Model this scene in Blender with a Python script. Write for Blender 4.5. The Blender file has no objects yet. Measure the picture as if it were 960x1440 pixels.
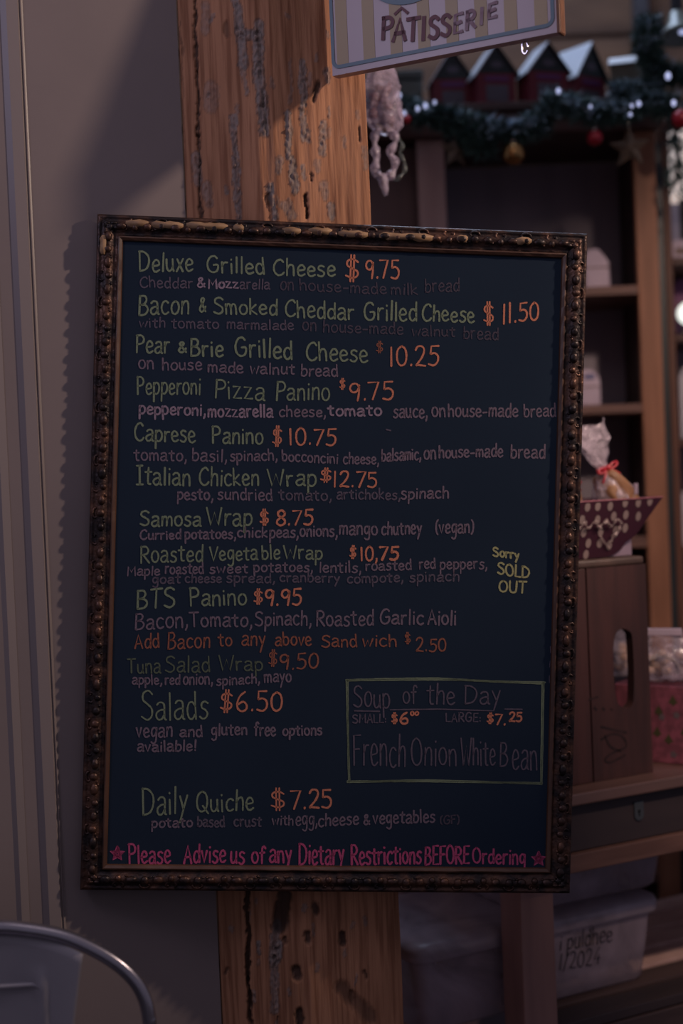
import bpy, bmesh, math, random
from mathutils import Vector, Matrix, noise
random.seed(7)
D = bpy.data; SC = bpy.context.scene; COL = SC.collection
rad = math.radians

# ------------------------------------------------------------------ camera
EYE = Vector((0, 0, 1.5)); FPX = 2000.0
PITCH = rad(1.5); ROLL = 0.042
F = Vector((0, math.cos(PITCH), -math.sin(PITCH)))
U0 = Vector((0, math.sin(PITCH), math.cos(PITCH))); R0 = Vector((1, 0, 0))
RX = R0*math.cos(ROLL) - U0*math.sin(ROLL)
UX = U0*math.cos(ROLL) + R0*math.sin(ROLL)
cam = D.cameras.new('camera'); cam.sensor_fit = 'VERTICAL'; cam.sensor_height = 36; cam.lens = 50
cam.dof.use_dof = True; cam.dof.focus_distance = 1.9; cam.dof.aperture_fstop = 2.0
cam.clip_start = .05
camo = D.objects.new('camera', cam); COL.objects.link(camo)
m = Matrix((RX, UX, -F)).transposed().to_4x4(); m.translation = EYE
camo.matrix_world = m
SC.camera = camo

# ------------------------------------------------------------------ light
SC.view_settings.view_transform = 'Standard'; SC.view_settings.look = 'None'
SC.view_settings.exposure = 0.0; SC.view_settings.gamma = 1.0; SC.view_settings.use_curve_mapping = False
W = D.worlds.new('room_light'); SC.world = W; W.use_nodes = True
nt = W.node_tree; bg = nt.nodes['Background']
tc = nt.nodes.new('ShaderNodeTexCoord'); sx = nt.nodes.new('ShaderNodeSeparateXYZ')
cr = nt.nodes.new('ShaderNodeValToRGB'); mr = nt.nodes.new('ShaderNodeMapRange')
mr.inputs[1].default_value = -1; mr.inputs[2].default_value = 1
nt.links.new(tc.outputs['Generated'], sx.inputs[0]); nt.links.new(sx.outputs[2], mr.inputs[0])
nt.links.new(mr.outputs[0], cr.inputs[0]); nt.links.new(cr.outputs[0], bg.inputs[0])
cr.color_ramp.elements[0].position = .35; cr.color_ramp.elements[0].color = (.115, .108, .15, 1)
cr.color_ramp.elements[1].position = .85; cr.color_ramp.elements[1].color = (.15, .135, .18, 1)
bg.inputs[1].default_value = 1.0

def lamp(name, kind, loc, power, color, size=.05, target=None, size_y=None, spot=None):
    l = D.lights.new(name, kind); l.energy = power; l.color = color
    if kind == 'AREA':
        l.size = size
        if size_y: l.shape = 'RECTANGLE'; l.size_y = size_y
    else: l.shadow_soft_size = size
    if kind == 'SPOT': l.spot_size = rad(spot); l.spot_blend = .6
    o = D.objects.new(name, l); COL.objects.link(o); o.location = loc
    if target is not None:
        o.rotation_euler = (Vector(target)-Vector(loc)).to_track_quat('-Z', 'Y').to_euler()
    return o
lamp('warm_track_spot', 'SPOT', (1.63, 1.53, 2.46), 94, (1, .76, .61), .035, (.03, 1.95, 1.93), spot=58)
lamp('added_shelf_spot', 'SPOT', (.92, .85, 2.60), 80, (1, .74, .60), .05, (1.0, 2.60, 1.33), spot=54)  # unseen spot, added to brighten the hutch and bench
lamp('ceiling_lamp', 'AREA', (.1, .75, 3.0), 1.4, (1, .84, .86), .9, (.05, 1.95, 1.55), .6)
lamp('cool_ceiling_panel', 'AREA', (.35, 3.1, 3.3), 11, (.6, .74, 1), .7, (.6, 2.9, 1.8), .7)
lamp('left_window_light', 'AREA', (-1.15, .85, 2.5), 4.2, (.76, .70, 1), .45, (.1, 1.9, 1.95), .6)

# ------------------------------------------------------------------ helpers
def ray(px, py):
    return (F*FPX + RX*(px-480) + UX*(720-py)).normalized()
def at(px, py, depth):
    d = ray(px, py); return EYE + d*(depth/d.y)
def on_z(px, py, z):
    d = ray(px, py); return EYE + d*((z-EYE.z)/d.z)
def on_plane(px, py, p, n):
    d = ray(px, py); return EYE + d*((p-EYE).dot(n)/d.dot(n))
class Fr:
    """local frame of a thing: origin, yaw; pixel rays met with its upright planes"""
    def __init__(s, o, yaw=0):
        s.o = Vector(o); s.yaw = yaw
        s.M = Matrix.Translation(s.o) @ Matrix.Rotation(yaw, 4, 'Z'); s.I = s.M.inverted()
    def f(s, px, py, y=0.0):
        p = s.M @ Vector((0, y, 0)); n = Vector((-math.sin(s.yaw), math.cos(s.yaw), 0))
        q = s.I @ on_plane(px, py, p, n); return q.x, q.z
    def g(s, px, py, z=0.0):
        q = s.I @ on_z(px, py, s.o.z+z); return q.x, q.y

def lin(c):
    return tuple((x/255/12.92) if x <= 10 else ((x/255+.055)/1.055)**2.4 for x in c)
MATS = {}
def mat(name, c1, c2=None, scale=8, stretch=(1, 1, 1), rough=.6, spec=.3, bump=0, metal=0, bscale=None, detail=6,
        lo=.35, hi=.65, emit=None, estr=0, alpha=1, trans=0, coord='Object', attr=None, c3=None, crack=None):
    if name in MATS: return MATS[name]
    M = D.materials.new(name); M.use_nodes = True; t = M.node_tree; L = t.links.new
    b = t.nodes['Principled BSDF']
    b.inputs['Roughness'].default_value = rough; b.inputs['Specular IOR Level'].default_value = spec
    b.inputs['Metallic'].default_value = metal
    if trans: b.inputs['Transmission Weight'].default_value = trans
    if alpha < 1: b.inputs['Alpha'].default_value = alpha
    c2 = c2 or tuple(x*.8 for x in c1)
    tx = t.nodes.new('ShaderNodeTexCoord'); mp = t.nodes.new('ShaderNodeMapping'); mp.inputs['Scale'].default_value = stretch
    L(tx.outputs[coord], mp.inputs[0])
    nz = t.nodes.new('ShaderNodeTexNoise'); nz.inputs['Scale'].default_value = scale; nz.inputs['Detail'].default_value = detail
    L(mp.outputs[0], nz.inputs['Vector'])
    rp = t.nodes.new('ShaderNodeValToRGB'); rp.color_ramp.elements[0].position = lo; rp.color_ramp.elements[1].position = hi
    rp.color_ramp.elements[0].color = (*c2, 1); rp.color_ramp.elements[1].color = (*c1, 1)
    L(nz.outputs[0], rp.inputs[0]); out = rp.outputs[0]
    if attr:
        va = t.nodes.new('ShaderNodeAttribute'); va.attribute_name = attr
        mx = t.nodes.new('ShaderNodeMixRGB'); mx.inputs[2].default_value = (*c3, 1)
        L(va.outputs['Fac'], mx.inputs[0]); L(out, mx.inputs[1]); out = mx.outputs[0]
    if crack:
        # fine dark grain streaks, then the dark cracks and holes
        m2 = t.nodes.new('ShaderNodeMapping'); m2.inputs['Scale'].default_value = (1, 1, .045); L(tx.outputs[coord], m2.inputs[0])
        n3 = t.nodes.new('ShaderNodeTexNoise'); n3.inputs['Scale'].default_value = 170; n3.inputs['Detail'].default_value = 5; L(m2.outputs[0], n3.inputs['Vector'])
        r3 = t.nodes.new('ShaderNodeValToRGB'); r3.color_ramp.elements[0].position = .36; r3.color_ramp.elements[1].position = .55
        r3.color_ramp.elements[0].color = (.62, .56, .54, 1); r3.color_ramp.elements[1].color = (1, 1, 1, 1); L(n3.outputs[0], r3.inputs[0])
        mu = t.nodes.new('ShaderNodeMixRGB'); mu.blend_type = 'MULTIPLY'; mu.inputs[0].default_value = 1; L(out, mu.inputs[1]); L(r3.outputs[0], mu.inputs[2])
        va = t.nodes.new('ShaderNodeAttribute'); va.attribute_name = crack
        mx = t.nodes.new('ShaderNodeMixRGB'); mx.inputs[2].default_value = (.028, .022, .021, 1); L(va.outputs['Fac'], mx.inputs[0]); L(mu.outputs[0], mx.inputs[1]); out = mx.outputs[0]
    L(out, b.inputs['Base Color'])
    if emit:
        b.inputs['Emission Color'].default_value = (*emit, 1); b.inputs['Emission Strength'].default_value = estr
    if bump:
        bp = t.nodes.new('ShaderNodeBump'); bp.inputs['Strength'].default_value = bump; bp.inputs['Distance'].default_value = .004
        n2 = t.nodes.new('ShaderNodeTexNoise'); n2.inputs['Scale'].default_value = bscale or scale*2; n2.inputs['Detail'].default_value = 5
        L(mp.outputs[0], n2.inputs['Vector']); L(n2.outputs[0], bp.inputs['Height']); L(bp.outputs[0], b.inputs['Normal'])
    MATS[name] = M; return M

def film(name, col, op=.35, rough=.18, scale=30):
    """clear crinkled plastic: part see-through, part pale glossy skin"""
    M = D.materials.new(name); M.use_nodes = True; t = M.node_tree; L = t.links.new
    b = t.nodes['Principled BSDF']; o = t.nodes['Material Output']
    b.inputs['Base Color'].default_value = (*col, 1); b.inputs['Roughness'].default_value = rough; b.inputs['Specular IOR Level'].default_value = .8
    tr = t.nodes.new('ShaderNodeBsdfTransparent'); mx = t.nodes.new('ShaderNodeMixShader')
    tx = t.nodes.new('ShaderNodeTexCoord'); nz = t.nodes.new('ShaderNodeTexNoise'); nz.inputs['Scale'].default_value = scale
    nz.inputs['Detail'].default_value = 4; nz.inputs['Distortion'].default_value = 1.5
    L(tx.outputs['Object'], nz.inputs['Vector'])
    mr = t.nodes.new('ShaderNodeMapRange'); mr.inputs[1].default_value = .3; mr.inputs[2].default_value = .7
    mr.inputs[3].default_value = max(0, op-.25); mr.inputs[4].default_value = min(1, op+.3)
    L(nz.outputs[0], mr.inputs[0]); L(mr.outputs[0], mx.inputs[0]); L(tr.outputs[0], mx.inputs[1]); L(b.outputs[0], mx.inputs[2])
    bp = t.nodes.new('ShaderNodeBump'); bp.inputs['Strength'].default_value = .9; bp.inputs['Distance'].default_value = .004
    L(nz.outputs[0], bp.inputs['Height']); L(bp.outputs[0], b.inputs['Normal'])
    L(mx.outputs[0], o.inputs['Surface']); return M

def link(name, bm, ms, parent=None, loc=None, rotz=0, smooth=False, kind=None, label=None):
    me = D.meshes.new(name); bmesh.ops.recalc_face_normals(bm, faces=bm.faces[:]) if bm.faces else None
    bm.to_mesh(me); bm.free()
    for x in (ms if isinstance(ms, (list, tuple)) else [ms]): me.materials.append(x)
    if smooth:
        for p in me.polygons: p.use_smooth = True
    o = D.objects.new(name, me); COL.objects.link(o)
    if parent: o.parent = parent
    if loc is not None: o.location = loc
    if rotz: o.rotation_euler = (0, 0, rotz)
    if kind: o['kind'] = kind
    if label: o['label'] = label
    return o
def thing(name, label, cat, loc=(0, 0, 0), rotz=0, group=None, rot=None):
    o = D.objects.new(name, None); COL.objects.link(o); o.empty_display_size = .05
    o.location = loc; o.rotation_euler = rot if rot else (0, 0, rotz)
    o['label'] = label; o['category'] = cat
    if group: o['group'] = group
    return o
def tag(o, label, cat, group=None):
    o['label'] = label; o['category'] = cat
    if group: o['group'] = group
    return o
def B(): return bmesh.new()
def box(bm, x0, x1, y0, y1, z0, z1, bev=0, mi=0, M=None):
    r = bmesh.ops.create_cube(bm, size=1); vs = r['verts']
    for v in vs:
        v.co = Vector((x0+(v.co.x+.5)*(x1-x0), y0+(v.co.y+.5)*(y1-y0), z0+(v.co.z+.5)*(z1-z0)))
    fs = list({f for v in vs for f in v.link_faces})
    for f in fs: f.material_index = mi
    if bev:
        es = list({e for v in vs for e in v.link_edges})
        rr = bmesh.ops.bevel(bm, geom=es, offset=bev, segments=2, affect='EDGES', profile=.5)
        vs = list({v for f in rr['faces'] for v in f.verts} | {v for v in vs if v.is_valid})
        for f in rr['faces']: f.material_index = mi
    if M is not None:
        for v in vs: v.co = M @ v.co
    return bm
def poly(bm, pts, y0, y1, mi=0):
    """outline in x,z extruded along y"""
    a = [bm.verts.new((p[0], y0, p[1])) for p in pts]; b = [bm.verts.new((p[0], y1, p[1])) for p in pts]
    n = len(pts); fs = [bm.faces.new(a), bm.faces.new(b[::-1])]
    for i in range(n): fs.append(bm.faces.new((a[i], a[(i+1) % n], b[(i+1) % n], b[i])))
    for f in fs: f.material_index = mi
    return bm
def tube(bm, pts, r, seg=10, mi=0, closed=False, cap=True):
    pts = [Vector(p) for p in pts]; n = len(pts); rs = r if isinstance(r, (list, tuple)) else [r]*n
    rings = []; up = None
    for i, p in enumerate(pts):
        if closed: d = pts[(i+1) % n]-pts[i-1]
        else: d = pts[min(i+1, n-1)]-pts[max(i-1, 0)]
        d.normalize()
        if up is None: up = Vector((0, 0, 1)) if abs(d.z) < .9 else Vector((0, 1, 0))
        s = d.cross(up); s.normalize(); up = s.cross(d); up.normalize()
        rings.append([bm.verts.new(p+(s*math.cos(2*math.pi*k/seg)+up*math.sin(2*math.pi*k/seg))*rs[i]) for k in range(seg)])
    for i in range(n if closed else n-1):
        A = rings[i]; Bq = rings[(i+1) % n]
        for k in range(seg):
            f = bm.faces.new((A[k], A[(k+1) % seg], Bq[(k+1) % seg], Bq[k])); f.material_index = mi
    if cap and not closed:
        bm.faces.new(rings[0][::-1]).material_index = mi; bm.faces.new(rings[-1]).material_index = mi
    return bm
def smooth(pts, k=6, closed=False):
    pts = [Vector(p) for p in pts]; n = len(pts)
    if n < 3: return pts
    out = []
    for i in range(n if closed else n-1):
        if closed: a, b, c, d = pts[i-1], pts[i], pts[(i+1) % n], pts[(i+2) % n]
        else: a, b, c, d = pts[max(i-1, 0)], pts[i], pts[i+1], pts[min(i+2, n-1)]
        for j in range(k):
            t = j/k
            out.append(.5*((2*b)+(c-a)*t+(2*a-5*b+4*c-d)*t*t+(3*b-a-3*c+d)*t**3))
    if not closed: out.append(pts[-1])
    return out
def ball(bm, c, r, sc=(1, 1, 1), sub=2, mi=0, M=None):
    g = bmesh.ops.create_icosphere(bm, subdivisions=sub, radius=r); c = Vector(c)
    for v in g['verts']:
        q = Vector((v.co.x*sc[0], v.co.y*sc[1], v.co.z*sc[2])); v.co = (M @ q if M is not None else q)+c
        for f in v.link_faces: f.material_index = mi
    return g['verts']
def lathe(bm, prof, seg=32, c=(0, 0, 0), mi=0):
    c = Vector(c); rings = []
    for r, z in prof:
        rings.append([bm.verts.new(c+Vector((r*math.cos(2*math.pi*k/seg), r*math.sin(2*math.pi*k/seg), z))) for k in range(seg)])
    for i in range(len(rings)-1):
        for k in range(seg):
            f = bm.faces.new((rings[i][k], rings[i][(k+1) % seg], rings[i+1][(k+1) % seg], rings[i+1][k])); f.material_index = mi
    return bm
def crumple(vs, amp, freq, seed=0):
    for v in vs:
        q = v.co*freq+Vector((seed*3.1, seed*1.7, seed))
        v.co += noise.noise_vector(q)*amp + noise.noise_vector(q*2.7)*amp*.45

# ------------------------------------------------------------------ materials
m_wall = mat('wall_paint', (.215, .172, .165), (.185, .15, .145), 3, rough=.55, spec=.25, bump=.05, bscale=60)
m_trim = mat('trim_paint', (.225, .185, .178), (.20, .165, .16), 4, (1, 1, .2), rough=.4, spec=.4)
m_door = mat('door_paint', (.06, .065, .062), (.045, .05, .05), 5, rough=.6)
m_post = mat('old_timber', (.49, .235, .13), (.31, .145, .08), 9, (3, 3, .35), rough=.75, spec=.2, bump=.8, bscale=28, lo=.3, hi=.7,
             attr='scar', c3=(.25, .20, .18), crack='crack')
m_brown = mat('brown_wood', (.36, .16, .09), (.23, .10, .055), 7, (4, 4, .5), rough=.5, spec=.3, bump=.2)
m_brownh = mat('brown_wood_lengthwise', (.20, .105, .082), (.12, .062, .05), 7, (.5, 4, 4), rough=.5, spec=.3, bump=.2)
m_dark = mat('dark_wood', (.09, .058, .056), (.06, .04, .04), 7, (.5, 4, 4), rough=.55, spec=.25, bump=.2)
m_pale = mat('pale_brown_wood', (.56, .37, .33), (.46, .29, .26), 7, (4, 4, .5), rough=.5, spec=.3)
m_back = mat('hutch_back_panel', (.36, .31, .36), (.28, .25, .29), 5, (3, 3, .3), rough=.7, spec=.1)
m_slate = mat('blackboard_slate', (.0195, .0305, .049), (.0175, .0275, .0445), 4, (1, 1, 2), rough=.9, spec=.04)
m_frame = mat('bronzed_frame', (.15, .07, .043), (.024, .017, .017), 42, rough=.40, spec=.5, bump=.4, bscale=160, metal=.6, lo=.42, hi=.72)
m_slip = mat('copper_brown_slip', (.10, .045, .025), (.065, .03, .018), 14, rough=.4, spec=.5)
m_gilt = mat('worn_gilt', (.38, .23, .125), (.24, .14, .075), 60, rough=.6, spec=.3)

# ------------------------------------------------------------------ room shell
WALL_YAW = rad(19.5)
bm = B(); box(bm, -4, 4, -2, 6, -.05, 0)
link('floor', bm, mat('floor_boards', (.06, .042, .035), (.04, .028, .024), 3, (1, 6, 1), rough=.6), kind='structure')
P_A = at(262, 300, 1.955)          # where the wall meets the post
wf = Fr((P_A.x, P_A.y, 0), WALL_YAW)
bm = B()
s_tr = wf.f(57, 600)[0]
box(bm, s_tr-1.2, -.0015, 0, .12, 0, 3.0)
link('wall_left', bm, m_wall, loc=wf.o, rotz=WALL_YAW, kind='structure')
# moulded door casing, one profile run up the wall
def sx_(p): return wf.f(p, 600)[0]
prof = [(sx_(60), 0), (sx_(58), -.001), (sx_(56.5), -.003), (sx_(55), -.001), (sx_(53.5), -.002), (sx_(52), -.0045), (sx_(37), -.005),
        (sx_(36), -.005), (sx_(15.5), .008), (sx_(14), .013), (sx_(10), .013), (sx_(8.5), -.001), (sx_(-3), -.003), (sx_(-12), .001), (sx_(-17), .006),
        (sx_(-18), .05), (sx_(60), .05)]
bm = B()
lo = [bm.verts.new((x, y, 0)) for x, y in prof]; hi = [bm.verts.new((x, y, 3.0)) for x, y in prof]
for i in range(len(prof)):
    j = (i+1) % len(prof); bm.faces.new((lo[i], lo[j], hi[j], hi[i]))
bm.faces.new(hi); bm.faces.new(lo[::-1])
link('trim_1', bm, m_trim, loc=wf.o, rotz=WALL_YAW, kind='structure')
bm = B(); box(bm, sx_(-19)-.9, sx_(-18.5), .012, .045, 0, 2.2)
box(bm, sx_(-19)-.7, sx_(-19)-.14, .004, .0125, .25, .95, .004); box(bm, sx_(-19)-.7, sx_(-19)-.14, .004, .0125, 1.15, 2.0, .004)
link('door_1', bm, m_door, loc=wf.o, rotz=WALL_YAW, kind='structure')
bm = B(); box(bm, -1.5, 3.2, 3.75, 3.85, 0, 3.2)
for k in range(16):
    box(bm, -1.5, 3.2, 3.742, 3.752, .02+k*.2, .205+k*.2, .003)
link('wall_back', bm, mat('plank_wall', (.22, .125, .08), (.11, .064, .046), 4, (.6, 3, 3), rough=.7, spec=.2, bump=.3), kind='structure')
bm = B(); x0 = at(893, 40, 3.7).x; box(bm, x0, x0+.035, 3.69, 3.74, 0, 3.2, .003)
link('trim_2', bm, mat('grey_trim', (.07, .065, .075), (.055, .05, .06), 5, rough=.6), kind='structure')

# ------------------------------------------------------------------ old timber post
def build_post():
    K = at(378, 250, 1.926); A = P_A + Vector((0, .002, 0)); C = at(521, 305, 1.970)
    prof = []
    n1, n2 = 70, 92
    for i in range(n1): t = i/n1; prof.append((A.x+(K.x-A.x)*t, A.y+(K.y-A.y)*t))
    for i in range(n2+1): t = i/n2; prof.append((K.x+(C.x-K.x)*t, K.y+(C.y-K.y)*t))
    zs = [0, .3, .6] + [.70+i*.0023 for i in range(122)] + [.99+i*.02 for i in range(41)] + [1.80+i*.0023 for i in range(190)] + [2.26, 2.4, 3.0]
    # scars: polylines in pixels with a half width
    scars = [([(331, 0), (338, 45), (342, 92)], 5, 1), ([(345, 48), (362, 50)], 5, 1), ([(364, 35), (362, 95), (368, 140), (371, 182)], 6, 1), ([(343, 100), (346, 130)], 3, .7),
             ([(329, 165), (331, 230), (335, 305)], 4, .9), ([(407, 85), (409, 145)], 2, .5), ([(425, 88), (427, 150), (426, 195)], 3.5, .9), ([(407, 160), (405, 185), (407, 220)], 4, 1),
             ([(411, 225), (415, 268)], 4, 1), ([(380, 262), (385, 305)], 4, 1), ([(455, 175), (453, 215)], 4, .8), ([(393, 225), (391, 240)], 4, .7), ([(426, 235), (428, 250)], 3, .8),
             ([(274, 0), (276, 100), (278, 190), (282, 305)], 1.8, -.8), ([(254, 30), (259, 200)], 1.2, -.4), ([(296, 125), (296, 146)], 8, .45), ([(319, 35), (321, 48)], 4, -.5), ([(288, 10), (290, 40)], 6, .5),
             ([(446, 118), (440, 140)], 3, -.8), ([(459, 100), (462, 112)], 4, .7), ([(429, 275), (430, 305)], 2.2, -1.2), ([(466, 290), (467, 305)], 4, .9), ([(402, 290), (410, 303)], 5, .7),
             ([(512, 210), (514, 235)], 3, .6), ([(483, 195), (484, 205)], 3, .5), ([(446, 230), (447, 238)], 4, .5), ([(456, 262), (458, 275)], 5, .6), ([(290, 262), (294, 285)], 5, .6), ([(275, 220), (278, 255)], 5, .7),
             ([(347, 1255), (349, 1380), (352, 1440)], 2.5, -1.5), ([(388, 1300), (386, 1335), (386, 1420)], 4, .8), ([(391, 1330), (386, 1350)], 6, 1), ([(364, 1325), (365, 1340)], 2, 1), ([(400, 1262), (392, 1300)], 9, -1.2),
             ([(432, 1315), (434, 1322)], 4, -1), ([(480, 1315), (482, 1325)], 4, -1), ([(417, 1365), (417, 1372)], 5, -1), ([(442, 1275), (444, 1281)], 5, -.8), ([(420, 1425), (422, 1440)], 5, -1), ([(480, 1390), (520, 1430)], 8, -.5)]
    for k in range(46):
        px = random.uniform(285, 515); py = random.choice([random.uniform(0, 300), random.uniform(1262, 1440)])
        scars.append(([(px, py), (px+random.uniform(-3, 3), py+random.uniform(4, 16))], random.uniform(1.2, 3.2), random.choice([.5, .7, .6, -.6])))
    bm = B(); lay = bm.verts.layers.float.new('scar'); lay2 = bm.verts.layers.float.new('crack'); rows = []
    for iz, z in enumerate(zs):
        row = []
        for ip, (x, y) in enumerate(prof):
            edge = min(ip, len(prof)-1-ip)*.5
            d = noise.noise((x*9, 3.1, z*1.6))*.004 + noise.noise((x*45, 7.7, z*5))*.0016 + noise.noise((x*140, 1.7, z*9))*.0007
            w = 1 if edge > 2.9 else edge/3
            xx = x + (noise.noise((9, 4, z*5))*.0025 if len(prof)-1-ip < 3 else 0)
            sc = 0; ck = 0
            if .5 < z < 2.35:
                p = Vector((x, y, z))-EYE; px = 480+FPX*p.dot(RX)/p.dot(F); py = 720-FPX*p.dot(UX)/p.dot(F)
                wob = noise.noise((px*.07, py*.035, 2))*4+noise.noise((px*.3, py*.16, 8))*2.5
                for pl, hw, st in scars:
                    if py < pl[0][1]-14 or py > pl[-1][1]+14: continue
                    for (ax, ay), (bx, by) in zip(pl, pl[1:]):
                        dy = by-ay; dx = bx-ax; L2 = dx*dx+dy*dy or 1
                        t = max(0, min(1, ((px+wob-ax)*dx+(py-ay)*dy)/L2))
                        q = math.hypot(px+wob-ax-t*dx, (py-ay-t*dy)*.8)
                        if q < hw*1.5:
                            g = max(0, 1-max(0, q-hw*.6)/(hw*.9))
                            if st > 0:
                                rr = .5+.5*noise.noise((px*.25, py*.16, 5)); sc = max(sc, min(1, g*1.6)*min(1, st*(.5+.9*rr))); d -= g*.0045*st*(1-rr*1.7); ck = max(ck, (1-abs(2*g-.5)*2.2 if g < .5 else 0)*.6*st, (.55-rr*2)*g)
                            else:
                                sc = max(sc, 0); d += g*.0055*-st; ck = max(ck, min(.8, g*-st))
            v = bm.verts.new((xx, y+d*w*(1 if d > 0 else 1) + (.0 if abs(ip-n1) > 6 else .0006*(6-abs(ip-n1))), z)); v[lay] = sc; v[lay2] = max(0, min(1, ck))
            row.append(v)
        rows.append(row)
    for a, b in zip(rows, rows[1:]):
        for i in range(len(prof)-1): bm.faces.new((a[i], a[i+1], b[i+1], b[i]))
    # sides and back
    Aq = [(A.x, A.y+.2), (C.x, C.y+.19)]
    for side, q in ((0, Aq[0]), (-1, Aq[1])):
        prev = None
        for r in rows:
            v = bm.verts.new((q[0], q[1], r[side].co.z)); v[lay] = 0
            if prev: bm.faces.new((prev[0], r[side], v, prev[1])) if True else None
            prev = (r[side], v)
    bmesh.ops.remove_doubles(bm, verts=bm.verts[:], dist=1e-6)
    me_o = link('timber_post', bm, m_post, smooth=True)
    return tag(me_o, 'old knotty orange-brown timber post with grey scars behind the menu board', 'post')
build_post()

# ------------------------------------------------------------------ chalkboard
BY, BT, BR_ = .0708, -.018, .0697
ex = Vector((math.cos(BY), math.sin(BY), 0)); nn = Vector((math.sin(BY), -math.cos(BY), 0)); ez = Vector((0, 0, 1))
ez2 = ez*math.cos(BT)+nn*math.sin(BT); n2 = nn*math.cos(BT)-ez*math.sin(BT)
ba = ex*math.cos(BR_)-ez2*math.sin(BR_); bb = ez2*math.cos(BR_)+ex*math.sin(BR_)
bctr = EYE+Vector((-.0091, 1.9114, -.1117))
MB = Matrix((ba, bb, n2)).transposed().to_4x4(); MB.translation = bctr
MBI = MB.inverted()
BW, BH = .66, 0.8982
board = thing('menu_chalkboard', 'framed black chalkboard menu with colourful chalk lettering hung on the timber post', 'chalkboard')
board.matrix_world = MB
PANEL_W = -.001
bm = B(); box(bm, -BW/2+.03, BW/2-.03, -BH/2+.03, BH/2-.03, -.007, PANEL_W)
link('panel', bm, m_slate, board)
FWd = .0345
profile = [(0, -.009), (0, .001), (.002, .0035), (.005, .003), (.0065, .0015), (.010, .0055), (.0145, .0075), (.019, .0055), (.0235, .0015), (.0265, .002), (.0285, .0042)]
slip = [(.0285, -.002), (.0285, .0042), (.030, .0045), (FWd-.001, .0025), (FWd, -.0005), (FWd, -.002)]
def rail(hw, hh, rot, gilt, seed):
    """one mitred side of the frame (the top one), turned to its side"""
    rnd = random.Random(seed); Mr = Matrix.Rotation(rot, 4, 'Z')
    def strip(prof):
        bm = B(); n = 60; rows = []
        for i in range(n+1):
            s = -1+2*i/n; rows.append([bm.verts.new((s*(hw-t), hh-t, w+.0007*noise.noise((s*hw*60, t*200, seed)))) for t, w in prof])
        for a, b in zip(rows, rows[1:]):
            for k in range(len(prof)-1): bm.faces.new((a[k], a[k+1], b[k+1], b[k]))
        return bm
    bm = strip(profile)
    step = .0175; n = int((2*hw-.05)/step); off = (2*hw-n*step)/2
    for i in range(n+1):
        u = -hw+off+i*step; k = i % 4
        j = lambda a: rnd.uniform(-a, a)
        if k in (0, 2):
            ball(bm, (u+j(.001), hh-.0155, .0062), .0056, (1.35+j(.25), .95+j(.1), .9), 2)
            ball(bm, (u+.006+j(.001), hh-.0195+j(.001), .005), .0022, (1.2, 1, .9), 1)
        elif k == 1:
            ball(bm, (u, hh-.017, .006), .0046, (1.0, 1.1, .9), 2)
            pts = [(u+.0075*math.cos(a)*.9, hh-.0085-.0045*math.sin(a), .0042) for a in [i2*.42-.6 for i2 in range(12)]]
            tube(bm, pts, [.0014+.0010*math.sin(i2/11*math.pi) for i2 in range(12)], 7)
            ball(bm, (u+.004, hh-.0075, .0042), .002, (1, 1, .8), 1)
        else:
            ball(bm, (u, hh-.0145, .0058), .0052, (1.1, 1.15, .85), 2)
            ball(bm, (u-.007, hh-.0185, .005), .0024, (1.4, .8, .9), 1)
            pts = [(u+.0065*math.cos(a), hh-.0075-.0035*math.sin(a), .0036) for a in [i2*.5+2.2 for i2 in range(10)]]
            tube(bm, pts, .0018, 7)
    # leaf at the corner
    for q in (-1, 1):
        for a in range(4):
            ball(bm, (q*(hw-.013-a*.0045), hh-.012-(a % 2)*.006, .0055), .0034, (1.5, .8, .9), 2)
    mi = 1
    for (u0, u1, v) in gilt:
        top = []; bot = []; m_ = max(5, int((u1-u0)/.006))
        for i in range(m_+1):
            u = u0+(u1-u0)*i/m_; e = .4 if i in (0, m_) else 1
            top.append((u, hh-.0105-v+e*(.0035+rnd.uniform(-.001, .001)))); bot.append((u, hh-.0115-v-e*(.0045+rnd.uniform(-.0016, .0012))))
        vs = [bm.verts.new((x, y, .0094)) for x, y in top+bot[::-1]]
        vb = [bm.verts.new((x, y, .004)) for x, y in top+bot[::-1]]
        bm.faces.new(vs).material_index = mi
        for i in range(len(vs)): bm.faces.new((vs[i], vs[(i+1) % len(vs)], vb[(i+1) % len(vs)], vb[i])).material_index = mi
    bm.transform(Mr); o = link('frame_rail', bm, [m_frame, m_gilt], board, smooth=True)
    bm = strip(slip); bm.transform(Mr); link('inner_slip', bm, m_slip, o, label='copper-brown inner edge strip')
rail(BW/2, BH/2, 0, [(-.292, -.262, 0), (-.258, -.216, .001), (-.212, -.157, 0), (-.15, -.136, .001), (-.085, -.06, .002), (-.05, -.018, .001), (-.01, .03, .003), (.045, .12, .004), (.15, .165, .003), (.23, .252, .003)], 3)
rail(BH/2, BW/2, rad(90), [(.395, .42, -.002)], 4)
rail(BW/2, BH/2, rad(180), [], 5)
rail(BH/2, BW/2, rad(-90), [], 6)

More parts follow.
